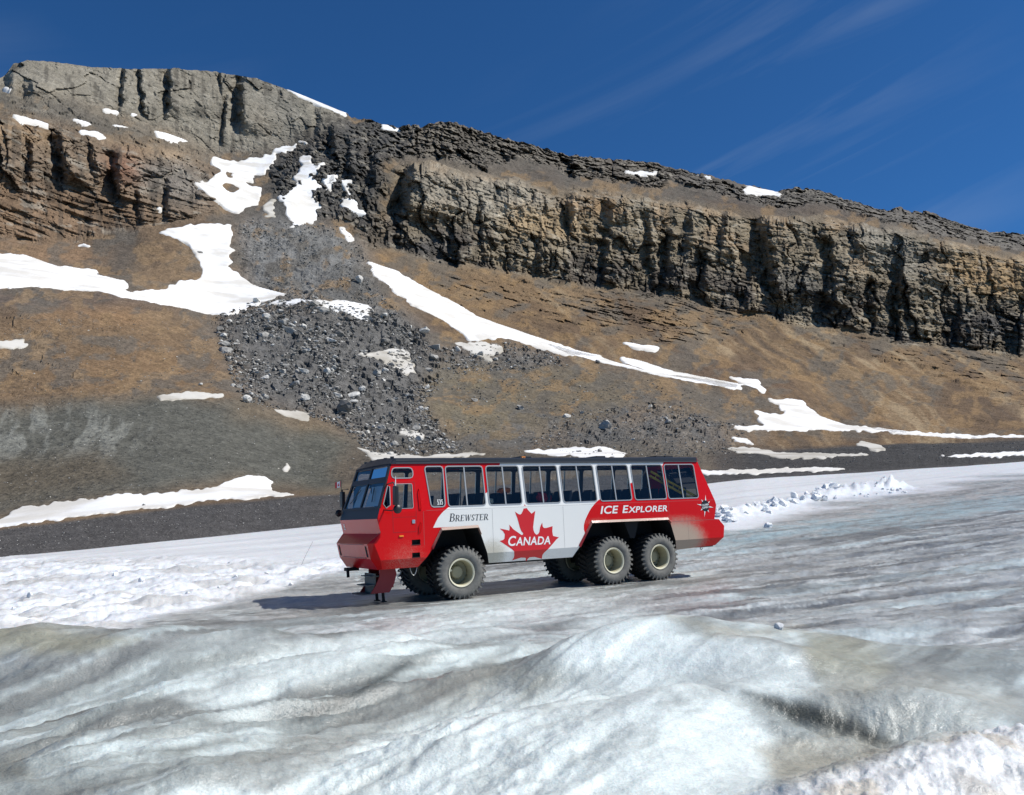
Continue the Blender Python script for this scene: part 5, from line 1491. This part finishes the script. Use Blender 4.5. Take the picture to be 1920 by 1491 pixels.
# chassis
b = MB()
b.box(-2.45, 10.5, 1.15, 2.25, 1.35, 2.19)
b.box(0.98, 4.2, 0.20, BW - 0.20, 1.07, 1.11)
b.box(-2.55, -1.5, 0.18, BW - 0.18, 1.12, 1.16); b.box(8.8, 10.6, 0.2, BW - 0.2, 1.12, 1.16)
for x in (0, 5.86, 7.92):
    b.box(x - 0.16, x + 0.16, 0.9, BW - 0.9, 0.70, 0.98); b.box(x - 0.3, x + 0.3, 1.4, 2.0, 0.62, 1.06)
    b.box(x - 0.45, x + 0.45, 1.15, 1.3, 0.98, 1.36); b.box(x - 0.45, x + 0.45, 2.1, 2.25, 0.98, 1.36)
b.box(1.2, 3.8, 1.0, 2.4, 0.95, 1.07)
b.prism([(6.55, 2.15), (7.2, 2.15), (7.0, 1.55), (6.8, 1.55)], 0.25, 1.15)
b.build('chassis', M['chassis'], bus)
b = MB(); b.box(10.1, 10.98, 0.55, 0.75, 1.03, 1.10); b.build('tow_bar', M['black'], bus, bevel=0.01)
b = MB(); b.tube([Vector((10.25 + 0.05 * math.sin(t), 0.42, 1.0 + 0.05 * math.cos(t))) for t in np.linspace(0, 6.2832, 13)], 0.012, 6); b.build('tow_ring', M['black'], bus)
b = MB(); b.tube([(-1.72 + 0.24 * (i / 10), 0.18 , 1.12 - 0.26 * math.sin(math.pi * i / 10) ** 0.7) for i in range(11)], 0.014, 6); b.build('hose', M['alu'], bus, smooth=True)

# boarding step hung under the front bumper
st = MB()
side_pl = [(-1.95, 1.12), (-2.45, 1.12), (-2.46, 0.85), (-2.58, 0.60), (-2.75, 0.36), (-2.15, 0.36), (-1.98, 0.62), (-1.90, 0.9)]
for y in (0.80, 1.72): st.prism(side_pl, y, y + 0.04)
st.box(-2.03, -1.99, 0.84, 1.72, 0.5, 1.12)
step = st.build('boarding_step', M['darkred'], bus)
b = MB()
for (x, z) in ((-2.72, 0.88), (-2.86, 0.62), (-3.02, 0.36)):
    b.box(x, x + 0.42, 0.845, 1.715, z - 0.03, z)
b.box(-2.60, -2.56, 0.845, 1.715, 0.36, 0.95)
b.build('tread', M['greysteel'], step)
b = MB()
for y in (0.95, 1.5): b.tube([(-2.3, y, 0.36), (-2.28, y, 0.10)], 0.05, 8); b.box(-2.36, -2.2, y - 0.07, y + 0.07, 0.07, 0.10)
b.build('foot', M['chassis'], step)
b = MB(); b.tube([(-2.95, 2.3, 1.1), (-2.93, 2.3, 0.8)], 0.05, 8); b.box(-3.0, -2.6, 2.2, 2.5, 1.0, 1.1); b.build('hitch', M['chassis'], bus)
b = MB(); b.tube([(-2.0 + 0.06 * math.sin(t * 1.0), 0.35, 1.05 - 0.06 * k) for k, t in enumerate(np.linspace(0, 9, 8))], 0.012, 6); b.build('chain', M['alu'], bus)

# mirrors
b = MB()
b.tube([(-2.42, yn(3.6), 3.62), (-2.40, -0.30, 3.66), (-2.36, -0.38, 3.55)], 0.02, 6); b.tube([(-2.60, 0.05, 2.86), (-2.45, -0.30, 2.82), (-2.36, -0.38, 2.92)], 0.02, 6)
mir = b.build('mirror_arm', M['black'], bus)
b = MB(); b.box(-2.42, -2.31, -0.52, -0.28, 2.98, 3.55); b.build('mirror', M['black'], mir, bevel=0.03)
b = MB(); b.lathe([(0.0, -0.5), (0.08, -0.49), (0.13, -0.45), (0.13, -0.40), (0.0, -0.36)], 16); o = b.build('round_mirror', M['black'], mir, smooth=True)
for v in o.data.vertices: v.co += Vector((-2.30, 0.06, 2.86))
b = MB(); b.tube([(-2.37, -0.4, 3.55), (-2.36, -0.42, 3.85)], 0.022, 6, taper=0.2); b.build('antenna', M['decal_white'], mir)
b = MB()
b.tube([(-2.55, BW - 0.1, 3.62), (-2.62, BW + 0.28, 3.62), (-2.62, BW + 0.3, 2.95), (-2.80, BW - 0.02, 2.85)], 0.022, 6)
mir2 = b.build('mirror_arm', M['black'], bus)
b = MB(); b.box(-2.68, -2.56, BW + 0.16, BW + 0.40, 3.0, 3.55); b.build('mirror', M['black'], mir2, bevel=0.03)
b = MB(); b.lathe([(0.0, -0.06), (0.08, -0.05), (0.12, 0.0), (0.08, 0.05), (0.0, 0.06)], 16); o = b.build('round_mirror', M['black'], mir2, smooth=True)
for v in o.data.vertices: v.co += Vector((-2.76, BW + 0.26, 2.84))
# little maple leaf flag on the far mirror
def leafpts(): return [(2.33, 2.88), (2.43, 2.7), (2.57, 2.56), (2.72, 2.65), (2.66, 2.38), (2.61, 2.12), (2.62, 2.02), (2.65, 1.94), (2.72, 1.87), (2.79, 1.89), (2.84, 1.95), (2.88, 2.11), (2.97, 2.26), (2.98, 2.13), (3.02, 2.08), (3.11, 2.07), (3.37, 2.12), (3.35, 1.95), (3.37, 1.8), (3.6, 1.74), (3.5, 1.68), (3.39, 1.58), (3.2, 1.42), (3.02, 1.27), (2.97, 1.2), (2.97, 1.07), (2.67, 1.15), (2.50, 1.15), (2.43, 1.12), (2.39, 1.04), (2.36, 1.04), (2.34, 1.14), (2.15, 1.16), (1.83, 1.09), (1.88, 1.18), (1.88, 1.25), (1.85, 1.38), (1.78, 1.45), (1.33, 1.74), (1.45, 1.76), (1.51, 1.80), (1.53, 1.94), (1.47, 2.04), (1.35, 2.13), (1.55, 2.09), (1.70, 2.05), (1.72, 2.12), (1.71, 2.24), (1.85, 2.09), (2.0, 1.99), (2.15, 1.89), (2.20, 1.89), (2.22, 1.94), (2.15, 2.02), (2.10, 2.14), (2.06, 2.3), (2.02, 2.44), (1.94, 2.65), (2.06, 2.57), (2.14, 2.55), (2.19, 2.58), (2.25, 2.68)]
fo = (-2.66, BW + 0.28, 3.70)
def wave(s): return 0.03 * math.sin(s * 9)
b = MB(); b.tube([(fo[0], fo[1], 3.55), (fo[0], fo[1], 3.95)], 0.012, 6); fl = b.build('flag_staff', M['black'], bus)
b = MB(); fd = Vector((-0.2, 0.98, 0))     # flag hangs away from the staff, across the bus
ns = 12
for i in range(ns):
    s0, s1 = i / ns * 0.36, (i + 1) / ns * 0.36
    mi = 0 if i < 3 or i >= 9 else 1
    p = lambda s, z: (fo[0] + fd.x * s - 0.02 + wave(s), fo[1] + fd.y * s, z - 0.10 * s)
    b.face([p(s0, 3.72), p(s1, 3.72), p(s1, 3.92), p(s0, 3.92)], mi)
b.build('flag', [M['decal_red'], M['decal_white']], fl)
b = MB()
lp = [((q[0] - 2.4) * 0.055, (q[1] - 1.95) * 0.07) for q in leafpts()]
b.face([(fo[0] + fd.x * (0.18 + q[0]) - 0.02 + wave(0.18 + q[0]) - 0.006, fo[1] + fd.y * (0.18 + q[0]), 3.80 + q[1]) for q in lp]); b.build('flag_leaf', M['decal_red'], fl)

# wheels
def wheel_meshes():
    R_ = 0.80
    b = MB()
    prof = [(0.42, -0.40), (0.45, -0.47), (0.52, -0.505), (0.62, -0.515), (0.70, -0.50), (0.765, -0.46), (0.785, -0.40), (0.795, -0.2), (0.80, 0.0), (0.795, 0.2), (0.785, 0.40), (0.765, 0.46), (0.70, 0.50), (0.62, 0.515), (0.52, 0.505), (0.45, 0.47), (0.42, 0.40)]
    b.lathe(prof, 60)
    nl = 30
    for s in (-1, 1):
        for k in range(nl):
            a0 = 2 * math.pi * (k + (0.5 if s > 0 else 0)) / nl
            def P(r, y, da): return (r * math.cos(a0 + da), y * s, r * math.sin(a0 + da))
            w = 0.046; sk = 0.16
            b.hexa([P(0.78, 0.02, -w + sk), P(0.78, 0.02, w + sk), P(0.74, 0.47, w), P(0.74, 0.47, -w), P(0.845, 0.02, -w * .8 + sk), P(0.845, 0.02, w * .8 + sk), P(0.842, 0.47, w * .8), P(0.842, 0.47, -w * .8)])
            b.hexa([P(0.69, 0.490, -w * .55), P(0.69, 0.490, w * .55), P(0.74, 0.44, w), P(0.74, 0.44, -w), P(0.70, 0.508, -w * .5), P(0.70, 0.508, w * .5), P(0.838, 0.478, w * .8), P(0.838, 0.478, -w * .8)])
    tyre = b.build('tyre', M['tyre'], None, smooth=True)
    b = MB()
    b.lathe([(0.385, -0.44), (0.40, -0.485), (0.435, -0.495), (0.445, -0.47), (0.43, -0.42), (0.43, 0.42), (0.40, 0.48)], 48, 0)
    b.lathe([(0.385, -0.44), (0.372, -0.38), (0.360, -0.10), (0.355, 0.02)], 48, 1)
    b.lathe([(0.355, 0.02), (0.22, 0.04), (0.20, -0.02), (0.20, -0.10), (0.17, -0.13), (0.06, -0.14), (0.001, -0.14)], 32, 2)
    b.lathe([(0.40, 0.48), (0.38, 0.30), (0.36, 0.10), (0.001, 0.08)], 32, 2)
    for k in range(10):
        t = 2 * math.pi * k / 10; x, z = 0.285 * math.cos(t), 0.285 * math.sin(t)
        b.box(x - 0.018, x + 0.018, 0.0, 0.035, z - 0.018, z + 0.018, 2)
    t = 2.4; b.box(0.30 * math.cos(t) - .03, 0.30 * math.cos(t) + .03, -0.30, 0.03, 0.30 * math.sin(t) - .03, 0.30 * math.sin(t) + .03, 0)
    rim = b.build('rim', [M['cream'], M['rim_in'], M['rim_in']], None, smooth=True)
    return tyre, rim
ty0, rm0 = wheel_meshes()
first = True
for x in (0.0, 5.86, 7.92):
    for y, rot in ((0.53, 0.0), (BW - 0.53, math.pi)):
        wv = bpy.data.objects.new('wheel', None); col.objects.link(wv); wv.parent = bus
        wv.location = (x, y, 0.83); wv.rotation_euler = (0, 0, rot + (rad(-4) if x == 0 else 0))
        for src in (ty0, rm0):
            c = src if first else src.copy()
            if not first: col.objects.link(c)
            c.parent = wv; c.rotation_euler = (0, random.uniform(0, 6), 0) if src is ty0 else (0, random.uniform(-0.5, 0.5), 0)
        first = False

# ------------------------------------------------------------------ livery: leaf, lettering, emblem
def side_decal(loops, name, m, parent, dy):
    b = MB(); b.sheet(loops[0], loops[1:], dy=dy); return b.build(name, m, parent, fix=False)
leaf = side_decal([leafpts()], 'maple_leaf', M['decal_red'], bus, -0.004)
# split at the skirt crease so that the leaf bends with the panel
def crease_cut(o, zs=(CREASE,), dy=-0.004):
    bm = bmesh.new(); bm.from_mesh(o.data)
    for z in zs:
        bmesh.ops.bisect_plane(bm, geom=bm.verts[:] + bm.edges[:] + bm.faces[:], plane_co=(0, 0, z), plane_no=(0, 0, 1), dist=1e-5)
    for v in bm.verts: v.co.y = yn(v.co.z) + dy
    bm.to_mesh(o.data); bm.free()
crease_cut(leaf)

def text_polys(s, size, shear, bold):
    cu = bpy.data.curves.new('lettering', 'FONT'); cu.body = s; cu.size = size; cu.shear = shear; cu.offset = bold; cu.space_character = 1.06; cu.resolution_u = 4
    ob = bpy.data.objects.new('lettering', cu); col.objects.link(ob)
    dg = bpy.context.evaluated_depsgraph_get()
    me = bpy.data.meshes.new_from_object(ob.evaluated_get(dg))
    V = np.array([v.co[:] for v in me.vertices]); F = [tuple(p.vertices) for p in me.polygons]
    bpy.data.objects.remove(ob); bpy.data.curves.remove(cu); bpy.data.meshes.remove(me)
    return V, F
def lettering(words, x0, x1, z0, z1, hcap, m, dy=-0.009, shear=0.2, bold=0.012, name='lettering', plane=yn, slope=0.0):
    """words: (text, relative height); fills x0..x1 on a baseline z0"""
    b = MB(); x = 0.0; V_all = []
    for (s, rel_) in words:
        if s == ' ': x += 0.42 * hcap; continue
        V, F = text_polys(s, 1.0, shear, bold)
        hgt = V[:, 1].max(); k = hcap * rel_ / 0.70
        off = len(b.v)
        x_min = V[:, 0].min()
        for v in V: b.v.append(((v[0] - x_min) * k + x, 0.0, v[1] * k))
        for f in F: b.f.append(tuple(off + i for i in f)); b.m.append(0)
        x += (V[:, 0].max() - x_min) * k - (0.10 * hcap if len(s) == 1 else -0.08 * hcap)
    w = max(v[0] for v in b.v); sc_ = (x1 - x0) / w
    b.v = [(x0 + v[0] * sc_, plane(z0 + v[2]) + dy, z0 + (z1 - z0) * v[0] / w + v[2]) for v in b.v]
    return b.build(name, m, bus, fix=False)
lettering([('C', 1.12), ('ANADA', 0.95)], 1.64, 3.25, 1.57, 1.54, 0.27, M['decal_white'], bold=0.022)
lettering([('ICE', 1.05), (' ', 1), ('E', 1.05), ('XPLORER', 0.85)], 5.36, 8.36, 2.46, 2.45, 0.245, M['decal_white'], bold=0.022, dy=-0.005)
lettering([('535', 1.0)], -0.80, -0.61, 2.96, 2.96, 0.16, M['decal_white'], bold=0.01, shear=0.0, dy=0.018)

def serif_word(word, x0, x1, z0, hcap, m):
    """roman capitals with thick stems, thin bars and serifs, slanted"""
    T, t = 0.15, 0.05
    def arc(cx_, cz_, rx, rz, a0, a1, wmax, wmin):
        q = []; nseg = 12
        for i in range(nseg + 1):
            a = a0 + (a1 - a0) * i / nseg; w = wmin + (wmax - wmin) * abs(math.cos(a))
            q.append((cx_ + rx * math.cos(a), cz_ + rz * math.sin(a), w))
        out = []
        for i in range(nseg):
            a, c = q[i], q[i + 1]
            def inn(p): return (p[0] - (p[0] - cx_) / max(rx, 1e-6) * p[2], p[1] - (p[1] - cz_) / max(rz, 1e-6) * min(p[2], 0.06 + p[2] * 0.3))
            out.append([a[:2], c[:2], inn(c), inn(a)])
        return out
    def rect(xa, xb, za, zb_): return [[(xa, za), (xb, za), (xb, zb_), (xa, zb_)]]
    def diag(xa, za, xb, zb_, w): return [[(xa - w / 2, za), (xa + w / 2, za), (xb + w / 2, zb_), (xb - w / 2, zb_)]]
    stem = rect(0.08, 0.08 + T, 0, 1) + rect(0.0, 0.08, 0, t) + rect(0.08 + T, 0.31, 0, t) + rect(0.0, 0.08, 1 - t, 1) + rect(0.08 + T, 0.31, 1 - t, 1)
    G = {
     'B': (stem + rect(0.31, 0.42, 1 - t, 1) + rect(0.31, 0.42, 0, t) + rect(0.23, 0.42, 0.50, 0.55) + arc(0.40, 0.76, 0.24, 0.24, -math.pi / 2, math.pi / 2, 0.14, 0.05) + arc(0.42, 0.265, 0.29, 0.265, -math.pi / 2, math.pi / 2, 0.15, 0.05), 0.74),
     'R': (stem + rect(0.31, 0.42, 1 - t, 1) + rect(0.23, 0.42, 0.46, 0.51) + arc(0.40, 0.735, 0.26, 0.265, -math.pi / 2, math.pi / 2, 0.14, 0.05) + diag(0.70, 0, 0.42, 0.46, 0.17) + rect(0.785, 0.86, 0, t), 0.82),
     'E': (stem + rect(0.31, 0.62, 1 - t, 1) + rect(0.31, 0.62, 0, t) + rect(0.23, 0.50, 0.49, 0.54) + rect(0.59, 0.64, 0.80, 1 - t) + rect(0.59, 0.64, t, 0.22) + rect(0.47, 0.50, 0.42, 0.49) + rect(0.47, 0.50, 0.54, 0.61), 0.70),
     'W': (diag(0.30, 0, 0.12, 1, 0.14) + diag(0.345, 0, 0.52, 1, 0.05) + diag(0.72, 0, 0.54, 1, 0.14) + diag(0.765, 0, 0.97, 1, 0.05) + rect(0.0, 0.05, 1 - t, 1) + rect(0.19, 0.25, 1 - t, 1) + rect(0.90, 0.94, 1 - t, 1) + rect(1.0, 1.06, 1 - t, 1), 1.08),
     'T': (rect(0.28, 0.28 + T, 0, 1 - t) + rect(0.18, 0.28, 0, t) + rect(0.28 + T, 0.53, 0, t) + rect(0.0, 0.70, 1 - t, 1) + rect(0.0, 0.05, 0.76, 1 - t) + rect(0.65, 0.70, 0.76, 1 - t), 0.74),
     'S': (arc(0.28, 0.745, 0.24, 0.255, math.pi * 0.15, math.pi * 1.5, 0.15, 0.05) + arc(0.28, 0.245, 0.26, 0.245, -math.pi * 0.85, math.pi * 0.5, 0.15, 0.05) + rect(0.45, 0.49, 0.72, 0.95) + rect(0.02, 0.06, 0.05, 0.30), 0.58),
    }
    b = MB(); x = 0.0; k = 0
    for i, ch in enumerate(word):
        hh = 1.0 if i == 0 else 0.78
        polys, wd = G[ch]
        for p in polys:
            b.face([((x + q[0] * hh + q[1] * hh * 0.16), -0.004 - 0.00025 * (k % 7), q[1] * hh * hcap) for q in p]); k += 1
        x += wd * hh + 0.05
    w = max(v[0] for v in b.v)
    b.v = [(x0 + v[0] / w * (x1 - x0), v[1], z0 + v[2]) for v in b.v]
    return b.build('lettering', m, bus, fix=False)
serif_word('BREWSTER', -0.44, 0.95, 2.425, 0.245, M['decal_black'])

# joints between the side panels, as thin dark grey strips
def seam(x0, z0_, x1, z1_, w=0.007):
    b = MB(); d = (Vector((x1 - x0, z1_ - z0_))).normalized(); nn = Vector((-d.y, d.x)) * w / 2
    q = [(x0 + nn.x, z0_ + nn.y), (x1 + nn.x, z1_ + nn.y), (x1 - nn.x, z1_ - nn.y), (x0 - nn.x, z0_ - nn.y)]
    b.face([(p[0], yn(p[1]) - 0.0018, p[1]) for p in q]); b.build('panel_seam', M['seam'], bus, fix=False)
M['seam'] = mat('seam_dark_grey', (0.16, 0.15, 0.14), 0.8)
for x in (1.10, 3.82): seam(x, CREASE, x, BELT - 0.01)
seam(8.43, 2.20, 8.43, BELT - 0.01); seam(9.30, CREASE, 9.30, 2.05); seam(-1.30, 1.75, -1.30, BELT - 0.01)
seam(-1.2, BELT + 0.015, 10.65, BELT + 0.015, 0.006); seam(8.55, 2.06, 10.75, 2.06, 0.008)

# round emblem with white rays at the rear corner
b = MB(); ec = (10.21, 2.58)
b.face([(ec[0] + 0.20 * math.cos(t), yn(ec[1] + .21 * math.sin(t)) - 0.005, ec[1] + 0.21 * math.sin(t)) for t in np.linspace(0, 6.2832, 33)[:-1]])
em = b.build('emblem', M['decal_black'], bus, fix=False)
b = MB()
for k in range(8):
    t = math.pi / 2 * 0.88 + k * math.pi / 4; Lr = 0.42 if k % 2 == 0 else 0.30
    q = [(ec[0] + 0.205 * math.cos(t - .13), ec[1] + 0.205 * math.sin(t - .13)), (ec[0] + Lr * math.cos(t), ec[1] + Lr * math.sin(t)), (ec[0] + 0.205 * math.cos(t + .13), ec[1] + 0.205 * math.sin(t + .13))]
    b.face([(p[0], yn(p[1]) - 0.006, p[1]) for p in q])
b.build('emblem_ray', M['decal_white'], em, fix=False)
for (s, z, w) in (('COLUMBIA', 2.57, 0.17), ('ICEFIELD', 2.475, 0.155)):
    o = lettering([(s, 1.0)], ec[0] - w, ec[0] + w, z, z + 0.035, 0.065, M['decal_white'], bold=0.03, shear=0.1, dy=-0.010)
    o.parent = em
# fleet number on the hood
V, F = text_polys('535', 0.16, 0.0, 0.005)
b = MB()
for v in V:
    z = 2.28 + v[0] * 0.8; b.v.append((xf(z) - 0.006, BW - 0.35 + v[1] * 1.0, z))
for f in F: b.f.append(f); b.m.append(0)
b.build('lettering', M['decal_white'], bus, fix=False)

# ------------------------------------------------------------------ things carried in the bus
def in_bus(o):
    o.matrix_world = BM_; return o
b = MB()
pa, pb = Vector((7.95, 0.36, 3.84)), Vector((9.95, 0.20, 2.86))
dirv = (pb - pa).normalized(); sidev = Vector((dirv.z, 0, -dirv.x)) * 0.085
for s in (-1, 1):
    a, c = pa + sidev * s, pb + sidev * s
    b.tube([a, c], 0.045, 6)
lad = bpy.data.objects.new('ladder', None); col.objects.link(lad); in_bus(lad)
tag(lad, 'yellow ladder slanting inside the rear two side windows of the bus', 'ladder')
b.build('rail', M['yellow'], lad)
for i in range(1, 8):
    p = pa + (pb - pa) * (i / 8)
    b = MB(); b.tube([p - sidev, p + sidev], 0.018, 6); b.build('rung', M['yellow'], lad)
def lump(name, c, r, m, label, cat, seed):
    bm = bmesh.new(); bmesh.ops.create_icosphere(bm, subdivisions=3, radius=1.0)
    for v in bm.verts:
        n = float(fbm(np.array([v.co.x * 1.8 + seed]), np.array([v.co.y * 1.8]), np.array([v.co.z * 1.8]), octaves=3, seed=seed)[0]) - 0.5
        v.co *= 1 + n * 0.9
        v.co = Vector((v.co.x * r[0], v.co.y * r[1], v.co.z * r[2])) + Vector(c)
    me = bpy.data.meshes.new(name); bm.to_mesh(me); bm.free()
    me.materials.append(m)
    o = bpy.data.objects.new(name, me); col.objects.link(o); in_bus(o)
    tag(o, label, cat)
lump('orange_jacket', (1.80, 0.42, 3.36), (0.24, 0.14, 0.10), M['orange'], 'orange jacket on a seat back seen through the third side window', 'jacket', 3)
lump('red_backpack', (3.35, 0.45, 3.06), (0.26, 0.18, 0.22), M['cloth_red'], 'red backpack on a seat behind the fourth side window', 'backpack', 9)
lump('paper_bag', (1.18, 0.30, 3.00), (0.12, 0.10, 0.13), mat('pale_paper', (0.6, 0.56, 0.42), 0.8), 'pale paper bag in the corner of the third side window', 'bag', 5)

# ------------------------------------------------------------------ on the snow: marker wand and ploughed chunks
gx, gy = ground_sight(564, 1060, True)
gz = float(ground(np.array([gx]), np.array([gy]))[0])
b = MB(); b.tube([(0, 0, -0.1), (0.28, 0, 0.6), (0.62, 0, 1.28)], 0.011, 6, taper=0.7)
wand = b.build('marker_wand', mat('bamboo_grey', (0.20, 0.19, 0.18), 0.7), None); wand.location = (gx, gy, gz)
tag(wand, 'thin dark marker wand leaning in the snow ahead of the bus', 'wand')

CH = []
for i in range(8):
    V, F = rock_proto(i + 200, 3)
    n = fbm(V[:, 0] * 2.2 + i, V[:, 1] * 2.2, V[:, 2] * 2.2, octaves=3, seed=191) - 0.5
    V = V * (1 + n[:, None] * 0.9)
    me = np_mesh('snow_chunk', V, F, np.repeat(np.array([[0.80, 0.815, 0.82]]), len(V), 0), smooth=True); me.materials.append(M['chunk']); CH.append(me)
def chunk(px, py, w, label, group):
    x, y = ground_sight(px, py); z = float(ground(np.array([x]), np.array([y]))[0]); d = math.hypot(x, y)
    o = bpy.data.objects.new('snow_chunk', random.choice(CH)); col.objects.link(o)
    s = w / FPX * d * 0.5
    o.scale = (s, s, s * random.uniform(0.8, 1.1)); o.location = (x, y, z + s * 0.25); o.rotation_euler = (random.uniform(-.5, .5), random.uniform(-.5, .5), random.uniform(0, 6.28))
    tag(o, label, 'snow chunk', group)
for i in range(95):
    t = random.random(); k = min(int(t * 6), 5); f = t * 6 - k
    px = BERM[k][0] + (BERM[k + 1][0] - BERM[k][0]) * f; py = BERM[k][1] + (BERM[k + 1][1] - BERM[k][1]) * f
    big_ = 30 if 1470 < px < 1600 else (22 if px < 1470 else 8)
    chunk(px + random.gauss(0, 6), py + random.uniform(-11, 9), random.uniform(0.35, 1) * big_, ('large' if big_ > 28 else 'rounded' if big_ > 15 else 'small') + ' white snow clod in the ploughed berm ' + ('beside the bus tail' if px < 1420 else 'between the bus tail and its tallest heap' if px < 1480 else 'at its tallest heap' if px < 1600 else 'at its thin far end'), 'clods of the ploughed berm')
for (px, py, w) in ((215, 1085, 16), (190, 1092, 11), (55, 1128, 14), (85, 1120, 9), (300, 1086, 11), (110, 1135, 10), (150, 1105, 8), (265, 1100, 13), (340, 1118, 12), (240, 1080, 9), (350, 1125, 12), (440, 1090, 9), (500, 1085, 9), (430, 1060, 8), (545, 1098, 10), (25, 1140, 12), (280, 1130, 10), (360, 1060, 7), (410, 1105, 9), (180, 1120, 9)):
    chunk(px, py, w, '%s dull white snow clod on the churned track %s' % ('larger' if w > 10 else 'smaller', 'at the left edge' if px < 130 else 'ahead of the bus' if px > 320 else 'midway to the left edge'), 'clods on the churned track')
chunk(1462, 1187, 20, 'single pale lump of ice behind the white ice mound', None)
chunk(1440, 990, 18, 'low lump of ice on the blue strip right of the bus', None)
